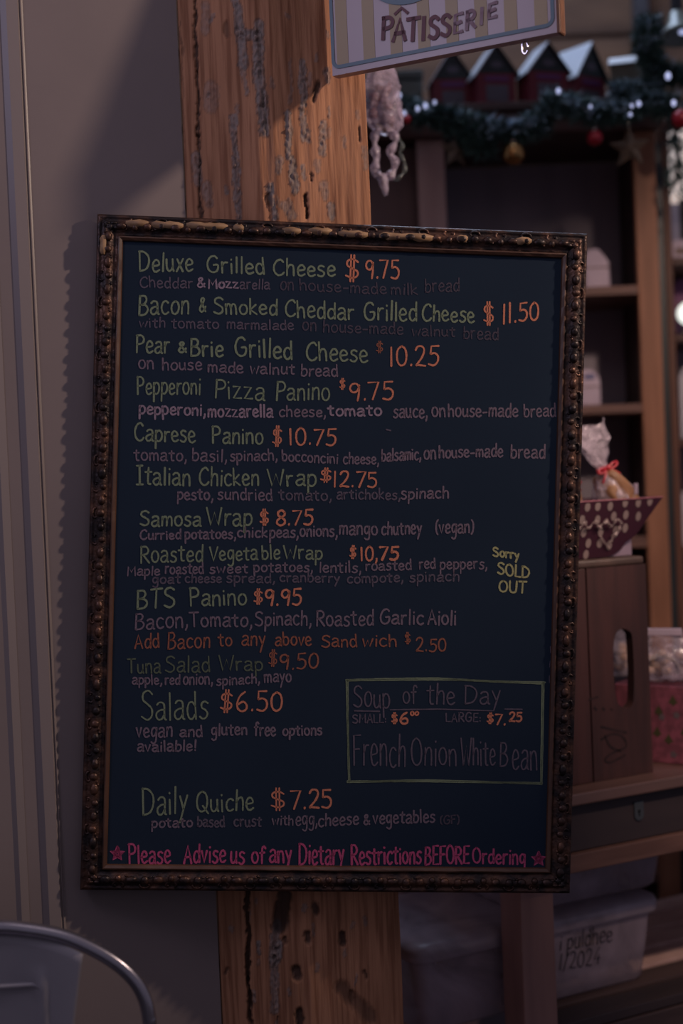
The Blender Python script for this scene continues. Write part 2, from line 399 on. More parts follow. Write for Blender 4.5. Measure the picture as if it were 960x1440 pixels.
# ---- chalk handwriting: single-stroke letters written as flat chalk marks on the panel
GL = {}
def G(ch, w, *st): GL[ch] = (w, [s for s in st])
G('a', 4.4, "0.6,4.3 1.5,5 3,4.9 3.6,4 3.6,2 3.7,.3 4.3,0", "3.6,2.9 2,2.8 .5,2 .3,.9 1.2,0 2.6,.3 3.6,1.6")
G('b', 4.2, "/.4,9 .4,.2", ".4,3.5 1.5,4.8 3,4.6 3.8,3 3.4,1 2,0 .4,.6")
G('c', 4.0, "3.6,4.3 2.4,5 1,4.4 .3,2.6 .9,.7 2.2,0 3.7,.7")
G('d', 4.3, "3.6,3.6 2.4,4.8 1,4.4 .3,2.4 .9,.4 2.2,0 3.6,1.4", "/3.6,9 3.6,4 3.8,0")
G('e', 4.1, ".4,2.4 3.4,2.9 3.2,4.3 2,5 .8,4.2 .3,2.4 .9,.5 2.2,0 3.8,.8")
G('f', 3.4, "3.4,8 2.6,9 1.6,8.4 1.3,6 1.2,0", "/0,4.8 2.8,5")
G('g', 4.2, "3.4,4.2 2.2,5 .8,4.2 .4,2.4 1.2,.6 2.6,1 3.5,3", "3.6,4.9 3.6,0 3.2,-2.4 1.8,-3.2 .4,-2.4")
G('h', 4.2, "/.4,9 .4,0", ".4,3 1.4,4.6 2.8,4.8 3.5,3.4 3.6,0")
G('i', 1.5, "/.7,4.5 .7,0", "/.7,7.4 .75,7.7")
G('k', 4.0, "/.4,9 .4,0", "/3.2,4.8 .5,2.2 3.6,0")
G('l', 1.5, "/.7,9 .7,0")
G('m', 6.0, "/.4,4.8 .4,0", ".4,3.2 1.4,4.8 2.4,4.6 2.8,3 2.8,0", "2.8,3.2 3.8,4.8 4.9,4.6 5.3,3 5.4,0")
G('n', 4.2, "/.4,4.8 .4,0", ".4,3 1.4,4.6 2.8,4.8 3.5,3.4 3.6,0")
G('o', 4.3, "2.2,5 .9,4.3 .3,2.5 .9,.6 2.2,0 3.5,.8 4,2.6 3.4,4.4 2.2,5")
G('p', 4.2, "/.4,4.9 .4,-3.2", ".4,3.5 1.5,4.8 3,4.6 3.8,3 3.4,1 2,0 .4,.6")
G('r', 3.3, "/.4,4.9 .5,0", ".5,3 1.4,4.6 2.9,4.8")
G('s', 3.7, "3.3,4.5 2,5 .8,4.4 .9,3.2 2.4,2.5 3.3,1.4 2.5,.2 1.2,0 .2,.6")
G('t', 3.5, "1.6,7.8 1.5,2 1.9,.3 3,.2", "/0,5 3.2,5.1")
G('u', 4.3, ".4,4.8 .4,1.6 1.2,.1 2.6,.4 3.5,2", "/3.5,4.8 3.5,1 3.9,0")
G('v', 3.8, "/.2,4.8 1.7,0 3.4,4.9")
G('w', 5.6, "/.2,4.8 1.4,0 2.7,4 3.9,0 5.2,4.9")
G('x', 3.8, "/.3,4.8 3.4,0", "/3.3,4.9 .2,0")
G('y', 4.0, "/.3,4.8 2,1", "/3.6,4.9 2,.6 .7,-3")
G('z', 4.0, "/.3,4.7 3.3,4.8 .3,.1 3.7,.2")
G('A', 5.4, "/.3,0 2.7,9 5,0", "/1.1,3 4.4,3.2")
G('B', 5.2, "/.6,9 .5,0", ".4,8.8 3,8.8 3.9,7 2.8,5.2 .8,4.8", ".8,4.8 3.4,4.6 4.7,2.6 3.4,.4 .4,0")
G('C', 5.4, "5,7.6 3.8,9 1.8,8 .5,5 .8,1.8 2.4,0 4.2,.4 5.2,1.6")
G('D', 5.8, "/.6,9 .5,0", ".3,8.8 2.8,8.6 5,6.6 5.2,3.6 3.6,.8 .4,0")
G('E', 4.6, "/4.2,8.9 .6,8.8 .5,0 4.4,.1", "/.6,4.6 3.6,4.8")
G('F', 4.4, "/4.2,9 .6,8.8 .5,0", "/.6,4.7 3.4,4.9")
G('G', 6.0, "5,7.8 3.8,9 1.8,8.2 .5,5 .9,1.6 2.6,0 4.6,.6 5.4,2.6 5.2,4.2 3.4,4.1")
G('I', 3.4, "/.2,8.9 3.2,9", "/1.7,9 1.7,0", "/.1,0 3.3,.1")
G('L', 4.2, "/.6,9 .5,.1 4,.1")
G('M', 6.4, "/.4,0 .8,9 3,3.4 5.4,9 5.9,0")
G('O', 5.8, "2.8,9 1,7.6 .3,4.5 1,1.2 2.9,0 4.8,1.3 5.4,4.6 4.6,7.8 2.8,9")
G('P', 4.8, "/.6,9 .5,0", ".3,8.7 3,8.8 4.4,7 3.6,4.9 .7,4.2")
G('Q', 6.2, "2.8,9 1,7.6 .3,4.5 1,1.2 2.9,0 4.8,1.3 5.4,4.6 4.6,7.8 2.8,9", "/3.2,2.6 6,-.9")
G('R', 5.2, "/.6,9 .5,0", ".3,8.7 3,8.8 4.4,7 3.6,5 .7,4.3", "/1.6,4.4 4.9,0")
G('S', 5.2, "4.6,7.9 3,9 1,8.2 .8,6.2 2.6,4.9 4.4,3.4 4.4,1.2 2.6,0 .3,1")
G('T', 5.2, "/.1,8.8 5,9", "/2.5,8.9 2.4,0")
G('U', 5.4, ".5,9 .5,3 1.4,.4 3.2,0 4.6,1.6 4.9,9")
G('V', 5.2, "/.2,9 2.4,0 5,9")
G('W', 7.4, "/.1,9 1.8,0 3.8,6.6 5.4,0 7.2,9")
G('0', 5.0, "2.5,9 .9,7.4 .4,4.4 1,1.2 2.5,0 4.1,1.3 4.6,4.6 4,7.7 2.5,9")
G('1', 2.2, "/1.1,9 1,0")
G('2', 4.8, ".5,7.2 1.4,8.8 3.4,8.8 4.2,7 3.2,4 1.2,1.2 .6,.3 1.6,.5 4.6,.1")
G('5', 4.8, "/4.4,8.9 1.2,8.8 1,5.2", "1,5.2 2.8,5.6 4.3,4.2 4.2,1.6 2.6,0 .4,.6")
G('6', 4.8, "3.8,8.8 1.8,7 .6,4 .7,1.4 2.2,0 4,.8 4.3,2.8 3,4.4 .9,3.2")
G('7', 4.6, "/.2,8.7 4.4,8.9 1.6,0")
G('8', 4.8, "4,7.6 2.6,9 .9,8 1,6 2.5,4.8 4.2,3.2 4.2,1.2 2.4,0 .6,1.2 .7,3.2 2.5,4.8 4,6.2 4,7.6")
G('9', 4.8, "4.2,7 3,8.8 1.2,8.4 .5,6.2 1.6,4.4 3.2,4.8 4.2,7", "4.2,8 4.1,4 3.6,0")
G('4', 4.8, "/3.4,9 .3,3 4.6,3", "/3.5,5 3.4,0")
G('3', 4.6, ".6,8.2 2.6,9 4,7.4 2.2,5 4.2,3 3.4,.6 .4,.4")
G('$', 5.2, "4.6,7 3,8 1,7.4 .8,5.6 2.6,4.5 4.4,3.4 4.3,1.7 2.6,.9 .3,1.7", "/2.1,9.6 1.9,-.5", "/3.2,9.6 3,-.5")
G('&', 5.0, "4.8,.2 1.4,6.4 1.6,8.4 2.8,8.8 3.4,7.4 1.2,3.6 .5,1.6 1.6,0 3.2,.6 4.7,3.4")
G(',', 1.6, "1,.8 .9,-.4 .3,-1.8"); G('.', 1.6, "/.8,.2 .9,.7"); G('-', 3.4, "/.3,2.8 3,3")
G(':', 1.8, "/.9,.6 .9,1.1", "/.9,3.6 .9,4.1"); G('!', 1.8, "/1,8.6 .9,2.4", "/.9,.2 .9,.7")
G('(', 2.4, "2,9 .8,7 .6,3.6 1,.8 2,-1"); G(')', 2.4, ".4,9 1.6,7 1.8,3.6 1.4,.8 .4,-1")
G('/', 3.6, "/3.2,9 .3,-.4")
ASC = set('bdfhklt')
def parse(s):
    st = s[0] == '/'; s = s[1:] if st else s
    p = [Vector((float(a), float(b), 0)) for a, b in (q.split(',') for q in s.split())]
    return p if st else smooth(p, 4)
def ribbon(bm, pts, w, rnd, mi=0, z=0):
    """flat chalk stroke through pts (local board points), with a little width wobble and rounded ends"""
    n = len(pts)
    if n < 2: return
    d0 = (pts[0]-pts[1]).normalized(); d1 = (pts[-1]-pts[-2]).normalized()
    pts = [pts[0]+d0*w*.4]+pts+[pts[-1]+d1*w*.4]; n += 2
    L_ = []; R_ = []
    for i, p in enumerate(pts):
        d = pts[min(i+1, n-1)]-pts[max(i-1, 0)]; d.normalize(); q = Vector((-d.y, d.x, 0))
        h = w*.5*rnd.uniform(.82, 1.15)*(.55 if i in (0, n-1) else 1)
        L_.append(bm.verts.new(p+q*h)); R_.append(bm.verts.new(p-q*h))
    for i in range(n-1):
        bm.faces.new((L_[i], L_[i+1], R_[i+1], R_[i])).material_index = mi
def bpt(px, py):
    p = MBI @ on_plane(px, py, MB @ Vector((0, 0, PANEL_W)), n2); return Vector((p.x, p.y, 0))
def word_strokes(text, x0, x1, y0, y1, cap, rnd, jit=1.0):
    """stroke polylines in picture coordinates for a word that spans x0..x1 on a baseline y0..y1"""
    tot = sum(GL[c][0] for c in text)+.35*(len(text)-1)*2.4; k = (x1-x0)/tot; ky = cap/9; u = 0; out = []
    hasasc = any(c in ASC or not c.islower() for c in text if c.isalnum() or c in '$&')
    if not hasasc: ky *= 1.3
    for c in text:
        w, st = GL[c]; dy = rnd.uniform(-.28, .28)*jit; sk = rnd.uniform(-.05, .05)*jit; sy = 1+rnd.uniform(-.06, .06)*jit
        for s in st:
            ln = []
            for p in parse(s):
                yy = p.y
                if c.islower() or c in ',': yy = yy*1.16 if yy < 5.2 else yy
                yy = yy*sy+dy; X = x0+(u+p.x+sk*yy)*k; t = (X-x0)/(x1-x0); ln.append((X, y0+(y1-y0)*t-yy*ky))
            out.append(ln)
        u += w+.84
    return out
def chalk(name, c, amt):
    dim = lambda f: tuple(lin((17, 21, 32))[i]*(1-f)+c[i]*f for i in range(3))
    return mat(name, dim(amt), dim(amt*.55), 900, rough=.95, spec=.05, lo=.32, hi=.55, detail=3)
GREEN = (.235, .285, .18); PINK = (.30, .22, .268); ORNG = (.66, .235, .14); YEL = (.44, .42, .20); MAG = (.66, .11, .24); MAUVE = (.21, .17, .215)
CH = {'G': chalk('green_chalk', GREEN, .95), 'g': chalk('faded_green_chalk', GREEN, .5), 'P': chalk('bright_pink_chalk', PINK, 1.05), 'p': chalk('pink_chalk', PINK, .68), 'q': chalk('faint_mauve_chalk', MAUVE, .62),
      'f': chalk('faded_mauve_chalk', MAUVE, .4), 'O': chalk('orange_chalk', ORNG, 1.0), 'o': chalk('thin_orange_chalk', ORNG, .5), 'Y': chalk('yellow_chalk', YEL, .95), 'M': chalk('magenta_chalk', MAG, .85)}
CN = {'G': 'green', 'g': 'faded green', 'P': 'pale pink', 'p': 'pink', 'q': 'faint mauve', 'f': 'faded mauve', 'O': 'orange', 'o': 'orange', 'Y': 'yellow', 'M': 'magenta'}
REG = {1: (160, 340, 960/340), 3: (160, 580, 960/340), 5: (160, 820, 960/340), 2: (460, 340, 960/340), 4: (460, 580, 960/340), 6: (460, 820, 960/340), 7: (120, 1080, 960/360), 8: (460, 1080, 960/370)}
# name, label words, list of (colour, region, text, x0, x1, base0, base1, cap, width)
MENU = [
 ('dish_name', 'Deluxe Grilled Cheese', [('G', 1, 'Deluxe', 100, 315, 118, 117, 76, 11), ('G', 1, 'Grilled', 368, 600, 118, 130, 64, 11), ('G', 1, 'Cheese', 632, 880, 133, 138, 64, 11)]),
 ('price', '$9.75', [('O', 2, '$', 70, 128, 149, 152, 96, 15), ('O', 2, '9.75', 150, 287, 143, 147, 72, 11)]),
 ('description', 'Cheddar on house-made milk bread', [('q', 1, 'Cheddar', 103, 315, 180, 184, 42, 8), ('q', 1, 'arella', 500, 620, 187, 189, 40, 8), ('f', 1, 'on', 660, 715, 191, 192, 40, 8), ('f', 1, 'house-made', 738, 1084, 193, 208, 44, 8), ('f', 1, 'milk', 1099, 1207, 208, 210, 44, 8), ('f', 1, 'bread', 1235, 1372, 200, 196, 52, 8)]),
 ('description', '& Mozz', [('P', 1, '&', 330, 362, 180, 180, 36, 10), ('P', 1, 'Mozz', 375, 495, 184, 184, 38, 11)]),
 ('dish_name', 'Bacon & Smoked Cheddar Grilled Cheese', [('G', 1, 'Bacon', 97, 300, 290, 284, 78, 11), ('G', 1, '&', 338, 365, 278, 278, 55, 11), ('G', 1, 'Smoked', 395, 650, 284, 291, 62, 11), ('G', 1, 'Cheddar', 678, 955, 296, 310, 66, 11), ('G', 2, 'Grilled', 145, 357, 308, 316, 72, 11), ('G', 2, 'Cheese', 375, 585, 312, 320, 64, 11)]),
 ('price', '$11.50', [('O', 2, '$', 620, 663, 325, 325, 78, 14), ('O', 2, '11.50', 693, 840, 325, 309, 74, 11)]),
 ('description', 'with tomato marmalade on house-made walnut bread', [('q', 1, 'with', 100, 205, 340, 340, 38, 8), ('q', 1, 'tomato', 228, 418, 343, 345, 40, 8), ('q', 1, 'marmalade', 448, 715, 345, 350, 38, 8), ('f', 1, 'on', 748, 805, 352, 354, 40, 8), ('f', 1, 'house-made', 830, 1149, 358, 368, 44, 8), ('f', 2, 'walnut', 335, 508, 374, 376, 42, 8), ('f', 2, 'bread', 540, 680, 384, 390, 48, 8)]),
 ('dish_name', 'Pear & Brie Grilled Cheese', [('G', 1, 'Pear', 88, 222, 440, 441, 70, 11), ('G', 1, '&', 255, 288, 438, 438, 38, 13), ('G', 1, 'Brie', 303, 435, 452, 458, 66, 12), ('G', 1, 'Grilled', 480, 710, 454, 465, 72, 12), ('G', 1, 'Cheese', 762, 1009, 470, 478, 70, 11)]),
 ('price', '$10.25', [('o', 2, '$', 193, 222, 440, 440, 40, 8), ('O', 2, '10.25', 245, 442, 493, 491, 78, 11)]),
 ('description', 'on house made walnut bread', [('p', 1, 'on', 98, 160, 503, 504, 40, 9), ('p', 1, 'house', 192, 350, 508, 510, 46, 9), ('p', 1, 'made', 373, 515, 515, 522, 44, 9), ('p', 1, 'walnut', 540, 718, 524, 526, 44, 9), ('p', 1, 'bread', 742, 890, 532, 535, 46, 9)]),
 ('dish_name', 'Pepperoni Pizza Panino', [('G', 1, 'Pepperoni', 92, 345, 605, 606, 68, 10), ('G', 1, 'Pizza', 400, 600, 620, 628, 76, 10), ('G', 1, 'Panino', 643, 858, 628, 628, 72, 10)]),
 ('price', '$9.75', [('O', 2, '$', 48, 72, 583, 583, 40, 9), ('O', 2, '9.75', 85, 265, 630, 626, 70, 11)]),
 ('description', 'pepperoni, mozzarella tomato', [('P', 1, 'pepperoni,', 100, 365, 682, 690, 36, 11), ('P', 1, 'mozzarella', 373, 632, 694, 696, 48, 11), ('P', 1, 'tomato', 850, 1064, 690, 690, 44, 11)]),
 ('description', 'cheese, sauce, on house-made bread', [('p', 1, 'cheese,', 655, 842, 695, 695, 42, 9), ('p', 2, 'sauce,', 262, 398, 697, 699, 42, 10), ('p', 2, 'on', 415, 470, 695, 695, 42, 10), ('p', 2, 'house-made', 480, 757, 694, 694, 52, 10), ('p', 2, 'bread', 780, 908, 696, 692, 50, 9)]),
 ('dish_name', 'Caprese Panino', [('G', 3, 'Caprese', 82, 325, 112, 120, 66, 11), ('G', 3, 'Panino', 390, 593, 122, 125, 66, 11)]),
 ('price', '$10.75', [('O', 3, '$', 628, 668, 129, 129, 76, 12), ('O', 3, '10.75', 693, 882, 128, 129, 66, 11)]),
 ('description', 'tomato, basil, spinach, bocconcini cheese, balsamic, on house-made bread', [('p', 3, 'tomato,', 80, 290, 190, 192, 46, 9), ('p', 3, 'basil,', 310, 450, 192, 195, 50, 9), ('p', 3, 'spinach,', 462, 650, 192, 190, 42, 9), ('p', 3, 'bocconcini', 668, 890, 192, 203, 42, 9), ('p', 3, 'cheese,', 910, 1052, 203, 205, 42, 9), ('p', 4, 'balsamic,', 215, 372, 195, 186, 48, 10), ('p', 4, 'on', 383, 432, 185, 185, 42, 10), ('p', 4, 'house-made', 443, 697, 180, 175, 48, 10), ('p', 4, 'bread', 728, 865, 182, 180, 52, 10)]),
 ('dish_name', 'Italian Chicken Wrap', [('G', 3, 'Italian', 90, 305, 287, 290, 72, 11), ('G', 3, 'Chicken', 338, 577, 290, 291, 70, 11), ('G', 3, 'Wrap', 612, 805, 290, 292, 68, 11)]),
 ('price', '$12.75', [('O', 3, '$', 818, 865, 274, 274, 50, 13), ('O', 3, '12.75', 868, 1045, 295, 297, 60, 11)]),
 ('description', 'pesto, sundried spinach', [('p', 3, 'pesto,', 252, 395, 345, 348, 44, 10), ('p', 3, 'sundried', 412, 630, 345, 350, 46, 9), ('p', 4, 'spinach', 293, 483, 343, 340, 46, 10)]),
 ('description', 'tomato, artichokes,', [('q', 3, 'tomato,', 655, 865, 347, 349, 42, 9), ('q', 4, 'artichokes,', 37, 290, 343, 345, 40, 9)]),
 ('dish_name', 'Samosa Wrap', [('G', 3, 'Samosa', 103, 347, 450, 452, 58, 11), ('G', 3, 'Wrap', 370, 550, 447, 449, 70, 11)]),
 ('price', '$8.75', [('O', 3, '$', 580, 617, 443, 443, 58, 14), ('O', 3, '8.75', 643, 790, 448, 446, 60, 12)]),
 ('description', 'Curried potatoes, chick peas, onions, mango chutney (vegan)', [('p', 3, 'Curried', 103, 268, 505, 502, 36, 10), ('p', 3, 'potatoes,', 282, 485, 502, 500, 40, 10), ('p', 3, 'chick', 490, 610, 496, 495, 42, 10), ('p', 3, 'peas,', 618, 733, 497, 497, 34, 10), ('p', 3, 'onions,', 738, 888, 492, 492, 36, 10), ('p', 4, 'mango', 47, 200, 484, 486, 40, 10), ('p', 4, 'chutney', 215, 375, 485, 482, 52, 10), ('p', 4, '(vegan)', 428, 582, 480, 478, 40, 10)]),
 ('dish_name', 'Roasted Vegetable Wrap', [('G', 3, 'Roasted', 105, 355, 597, 590, 68, 10), ('G', 3, 'Vegeta', 380, 572, 588, 584, 58, 10), ('G', 3, 'ble', 588, 660, 583, 581, 56, 10), ('G', 3, 'Wrap', 675, 828, 580, 582, 54, 10)]),
 ('price', '$10.75', [('O', 4, '$', 88, 115, 576, 576, 48, 12), ('O', 4, '10,', 130, 200, 588, 587, 54, 11), ('O', 4, '75', 205, 282, 587, 585, 52, 14)]),
 ('description', 'Maple roasted sweet potatoes, lentils, roasted red peppers,', [('p', 3, 'Maple', 53, 183, 648, 645, 36, 9), ('p', 3, 'roasted', 203, 357, 640, 639, 42, 9), ('p', 3, 'sweet', 380, 533, 638, 637, 38, 9), ('p', 3, 'potatoes,', 555, 790, 632, 633, 40, 9), ('p', 3, 'lentils,', 815, 982, 635, 635, 42, 9), ('p', 4, 'roasted', 152, 335, 628, 624, 40, 9), ('p', 4, 'red', 365, 430, 621, 619, 42, 9), ('p', 4, 'peppers,', 447, 635, 622, 620, 32, 9)]),
 ('description', 'goat cheese spread, cranberry compote, spinach', [('q', 3, 'goat', 153, 265, 680, 678, 36, 9), ('q', 3, 'cheese', 283, 428, 675, 675, 36, 9), ('q', 3, 'spread,', 448, 640, 675, 675, 38, 9), ('q', 3, 'cranberry', 658, 897, 672, 675, 38, 9), ('q', 4, 'compote,', 78, 302, 678, 672, 38, 9), ('q', 4, 'spinach', 327, 525, 672, 668, 40, 9)]),
 ('note', 'Sorry SOLD OUT', [('Y', 4, 'Sorry', 657, 762, 569, 583, 34, 11), ('Y', 4, 'SOLD', 675, 803, 640, 660, 44, 11), ('Y', 4, 'OUT', 680, 790, 710, 718, 44, 11)]),
 ('dish_name', 'BTS Panino', [('G', 5, 'BTS', 90, 245, 103, 92, 76, 12), ('G', 5, 'Panino', 302, 528, 88, 87, 68, 11)]),
 ('price', '$9.95', [('O', 5, '$', 555, 593, 82, 82, 56, 12), ('O', 5, '9.95', 597, 745, 90, 86, 62, 12)]),
 ('description', 'Bacon, Tomato, Spinach, Roasted Garlic Aioli', [('p', 5, 'Bacon,', 83, 295, 185, 173, 62, 10), ('p', 5, 'Tomato,', 302, 550, 174, 172, 56, 10), ('p', 5, 'Spinach,', 560, 785, 170, 165, 56, 10), ('p', 5, 'Roasted', 803, 1032, 172, 167, 62, 10), ('p', 6, 'Garlic', 207, 383, 163, 163, 58, 11), ('p', 6, 'Aioli', 398, 512, 165, 165, 58, 11)]),
 ('note', 'Add Bacon to any above Sandwich $2.50', [('o', 5, 'Add', 82, 182, 258, 255, 56, 9), ('o', 5, 'Bacon', 213, 383, 262, 254, 62, 9), ('o', 5, 'to', 415, 470, 250, 250, 52, 9), ('o', 5, 'any', 507, 603, 248, 248, 46, 9), ('o', 5, 'above', 640, 785, 247, 246, 54, 9), ('o', 5, 'Sand', 823, 967, 253, 252, 48, 9), ('o', 6, 'wich', 138, 277, 252, 250, 48, 9), ('o', 6, '$', 308, 332, 239, 239, 42, 9), ('o', 6, '2.50', 350, 472, 270, 271, 52, 9)]),
 ('dish_name', 'Tuna Salad Wrap', [('g', 5, 'Tuna', 55, 187, 357, 356, 58, 9), ('g', 5, 'Salad', 203, 383, 352, 352, 62, 9), ('g', 5, 'Wrap', 418, 593, 345, 346, 56, 9)]),
 ('price', '$9.50', [('o', 5, '$', 613, 650, 327, 327, 56, 10), ('o', 5, '9.50', 657, 813, 345, 334, 58, 10)]),
 ('description', 'apple, red onion, spinach, mayo', [('p', 5, 'apple,', 73, 192, 400, 402, 38, 9), ('p', 5, 'red', 203, 263, 402, 402, 38, 9), ('p', 5, 'onion,', 275, 393, 402, 400, 36, 9), ('p', 5, 'spinach,', 408, 580, 407, 396, 38, 9), ('p', 5, 'mayo', 597, 705, 393, 391, 38, 9)]),
 ('dish_name', 'Salads', [('G', 5, 'Salads', 108, 375, 541, 541, 112, 10)]),
 ('price', '$6.50', [('O', 5, '$', 420, 472, 508, 508, 78, 14), ('O', 5, '6.50', 485, 670, 508, 507, 78, 11)]),
 ('note', 'vegan and gluten free options available!', [('p', 5, 'vegan', 90, 233, 612, 610, 46, 10), ('p', 5, 'and', 262, 353, 610, 608, 42, 10), ('p', 5, 'gluten', 387, 530, 604, 602, 46, 10), ('p', 5, 'free', 558, 643, 606, 605, 50, 10), ('p', 5, 'options', 670, 827, 604, 603, 42, 10), ('p', 5, 'available!', 93, 328, 668, 666, 42, 10)]),
 ('soup_title', 'Soup of the Day', [('q', 6, 'Soup', 103, 250, 490, 494, 86, 9), ('q', 6, 'of', 300, 357, 478, 478, 70, 9), ('q', 6, 'the', 395, 508, 480, 480, 80, 9), ('q', 6, 'Day', 543, 690, 479, 478, 74, 9)]),
 ('soup_sizes', 'SMALL: LARGE:', [('q', 6, 'SMALL:', 100, 235, 555, 553, 34, 8), ('q', 6, 'LARGE:', 470, 610, 550, 550, 34, 8)]),
 ('soup_prices', '$6.00 and $7.25', [('O', 6, '$', 255, 280, 556, 556, 40, 12), ('O', 6, '6', 287, 322, 558, 558, 44, 12), ('O', 6, '00', 330, 362, 525, 524, 14, 9), ('O', 6, '$', 633, 660, 556, 556, 38, 12), ('O', 6, '7.', 665, 708, 562, 562, 42, 12), ('O', 6, '25', 720, 772, 549, 549, 34, 11)]),
 ('soup_flavour', 'French Onion White Bean', [('q', 6, 'French', 103, 312, 722, 732, 128, 9), ('q', 6, 'Onion', 333, 515, 723, 722, 108, 9), ('q', 6, 'White', 530, 668, 723, 722, 104, 9), ('q', 6, 'B', 683, 718, 727, 727, 92, 9), ('q', 6, 'ean', 733, 835, 742, 738, 92, 9)]),
 ('dish_name', 'Daily Quiche', [('G', 7, 'Daily', 213, 383, 178, 166, 96, 10), ('G', 7, 'Quiche', 415, 632, 164, 157, 74, 10)]),
 ('price', '$7.25', [('O', 7, '$', 695, 752, 155, 155, 78, 13), ('O', 7, '7.25', 768, 925, 152, 151, 70, 11)]),
 ('description', 'potato based crust with egg, cheese & vegetables (GF)', [('p', 7, 'potato', 248, 403, 222, 220, 36, 9), ('q', 7, 'based', 420, 523, 220, 220, 38, 9), ('q', 7, 'crust', 557, 660, 219, 218, 40, 9), ('p', 7, 'with', 700, 780, 214, 213, 36, 8), ('p', 7, 'egg,', 788, 870, 214, 213, 40, 8), ('p', 7, 'cheese', 873, 1025, 219, 211, 46, 9), ('p', 8, '&', 132, 155, 205, 205, 36, 9), ('p', 8, 'vegetables', 167, 393, 202, 198, 46, 9), ('f', 8, '(GF)', 410, 483, 203, 203, 30, 8)]),
 ('notice', 'Please Advise us of any Dietary Restrictions BEFORE Ordering', [('M', 7, 'Please', 163, 320, 358, 356, 70, 11), ('M', 7, 'Advise', 368, 527, 357, 353, 68, 11), ('M', 7, 'us', 543, 597, 358, 358, 52, 11), ('M', 7, 'of', 623, 675, 357, 357, 60, 11), ('M', 7, 'any', 690, 775, 354, 353, 54, 11), ('M', 7, 'Dietary', 800, 971, 361, 358, 80, 11), ('M', 8, 'Restrictions', 87, 343, 353, 347, 68, 11), ('M', 8, 'BEFORE', 355, 518, 351, 348, 65, 11), ('M', 8, 'Ordering', 530, 723, 346, 350, 54, 10)]),
]
def chalk_obj(name, strokes, key, label, extra=()):
    """strokes: list of (points in picture pixels, width px)"""
    bm = B(); rnd = random.Random(len(strokes)*7+len(label))
    for ln, w in strokes: ribbon(bm, [bpt(*p) for p in ln], w*.00096*.8, rnd)
    keys = [key] if isinstance(key, str) else key
    o = link(name, bm, [CH[k] for k in keys], board, label=label); o.location = (0, 0, PANEL_W+.0004); return o
cnt = {}
for name, words, items in MENU:
    bm = B(); keys = []; rnd = random.Random(words)
    for (ck, reg, txt, a, b_, y0, y1, cap, w) in items:
        if ck not in keys: keys.append(ck)
        ox, oy, sc = REG[reg]
        for ln in word_strokes(txt, a, b_, y0, y1, cap, rnd):
            ribbon(bm, [bpt(ox+x/sc, oy+y/sc) for x, y in ln], w/sc*.00096*(.5 if txt == '$' else .70), rnd, keys.index(ck))
    o = link('chalk_'+name, bm, [CH[k] for k in keys], board, label='%s chalk writing reading %s' % (CN[keys[0]], words) if len(words.split()) < 9 else '%s chalk line starting %s' % (CN[keys[0]], ' '.join(words.split()[:4])))
    o.location = (0, 0, PANEL_W+.0004)
R6 = lambda pts: [(460+x/2.8235, 820+y/2.8235) for x, y in pts]
def dense(pts, k=14):
    out = []
    for (a, b), (c, d) in zip(pts, pts[1:]):
        for i in range(k): out.append((a+(c-a)*i/k, b+(d-b)*i/k))
    return out+[pts[-1]]
chalk_obj('chalk_box_outline', [(dense(R6(q)), 3.4) for q in ([(75, 385), (240, 380), (440, 378), (640, 390), (864, 394)], [(80, 386), (300, 383), (500, 383), (860, 399)], [(858, 395), (855, 600), (850, 798)], [(854, 396), (848, 796)], [(80, 790), (400, 782), (850, 796)], [(80, 787), (300, 786), (600, 790), (852, 794)], [(77, 385), (86, 790)], [(80, 386), (82, 600), (88, 788)])], 'G', 'green chalk box around the soup of the day')
chalk_obj('chalk_underline', [(dense(R6(q)), 2.4) for q in ([(108, 507), (207, 509)], [(250, 503), (440, 500), (655, 507)], [(705, 500), (773, 501)])], 'q', 'faint mauve chalk underline beneath the soup title')
def star(cx, cy, r, n=2):
    out = []
    for j in range(n):
        p = [(cx+r*(1-.15*j)*math.sin(2*math.pi*(2*i % 5)/5+.1*j), cy-r*(1-.15*j)*math.cos(2*math.pi*(2*i % 5)/5+.1*j)) for i in range(6)]
        out.append((dense(p, 3), 4))
    return out
chalk_obj('chalk_star', star(165, 1200.5, 10), 'M', 'magenta chalk star before the notice')
chalk_obj('chalk_star', star(757, 1208, 10, 3), 'M', 'magenta chalk star after the notice')
chalk_obj('chalk_smudge', [([(543, 604), (549, 605.5)], 2.5), ([(773.5, 909), (773.8, 918)], 1.6), ([(773, 930), (772.5, 938)], 1.4), ([(772, 950), (772.2, 960)], 1.4)], 'q', 'small stray chalk smudges')
#@@REST
# ------------------------------------------------------------------ PATISSERIE sign on a yaw towards the viewer
m_cream = mat('cream_sign_paint', (.42, .315, .34), (.38, .285, .31), 6, rough=.34, spec=.6)
m_syel = mat('pale_yellow_stripe', (.40, .29, .155), (.36, .26, .14), 6, rough=.42, spec=.5)
m_teal = mat('teal_sign_line', (.10, .175, .23), (.09, .155, .205), 8, rough=.42, spec=.5)
m_maroon = mat('maroon_lettering', (.13, .022, .034), (.11, .02, .03), 30, rough=.45, spec=.4)
m_maroon_glare = mat('glare_maroon_lettering', (.20, .09, .12), (.30, .20, .23), 80, rough=.45, spec=.4)  # paler maroon: glare painted into the last letters
m_edge = mat('sign_edge_wood', (.22, .10, .055), (.16, .07, .04), 10, (4, 4, .6), rough=.5)
m_iron = mat('dark_iron', (.03, .03, .034), (.018, .018, .02), 20, rough=.4, spec=.5, metal=.6)
S0 = at(467.5, 107, 1.936); S1 = on_z(783, 45.5, S0.z)
syaw = math.atan2(S1.y-S0.y, S1.x-S0.x); SL = (S1-S0).length
sf = Fr(S0, syaw); SH = .42
sign = thing('hanging_shop_sign', 'cream and pale yellow striped bakery sign lettered PATISSERIE in maroon above the chalkboard', 'sign', S0, syaw)
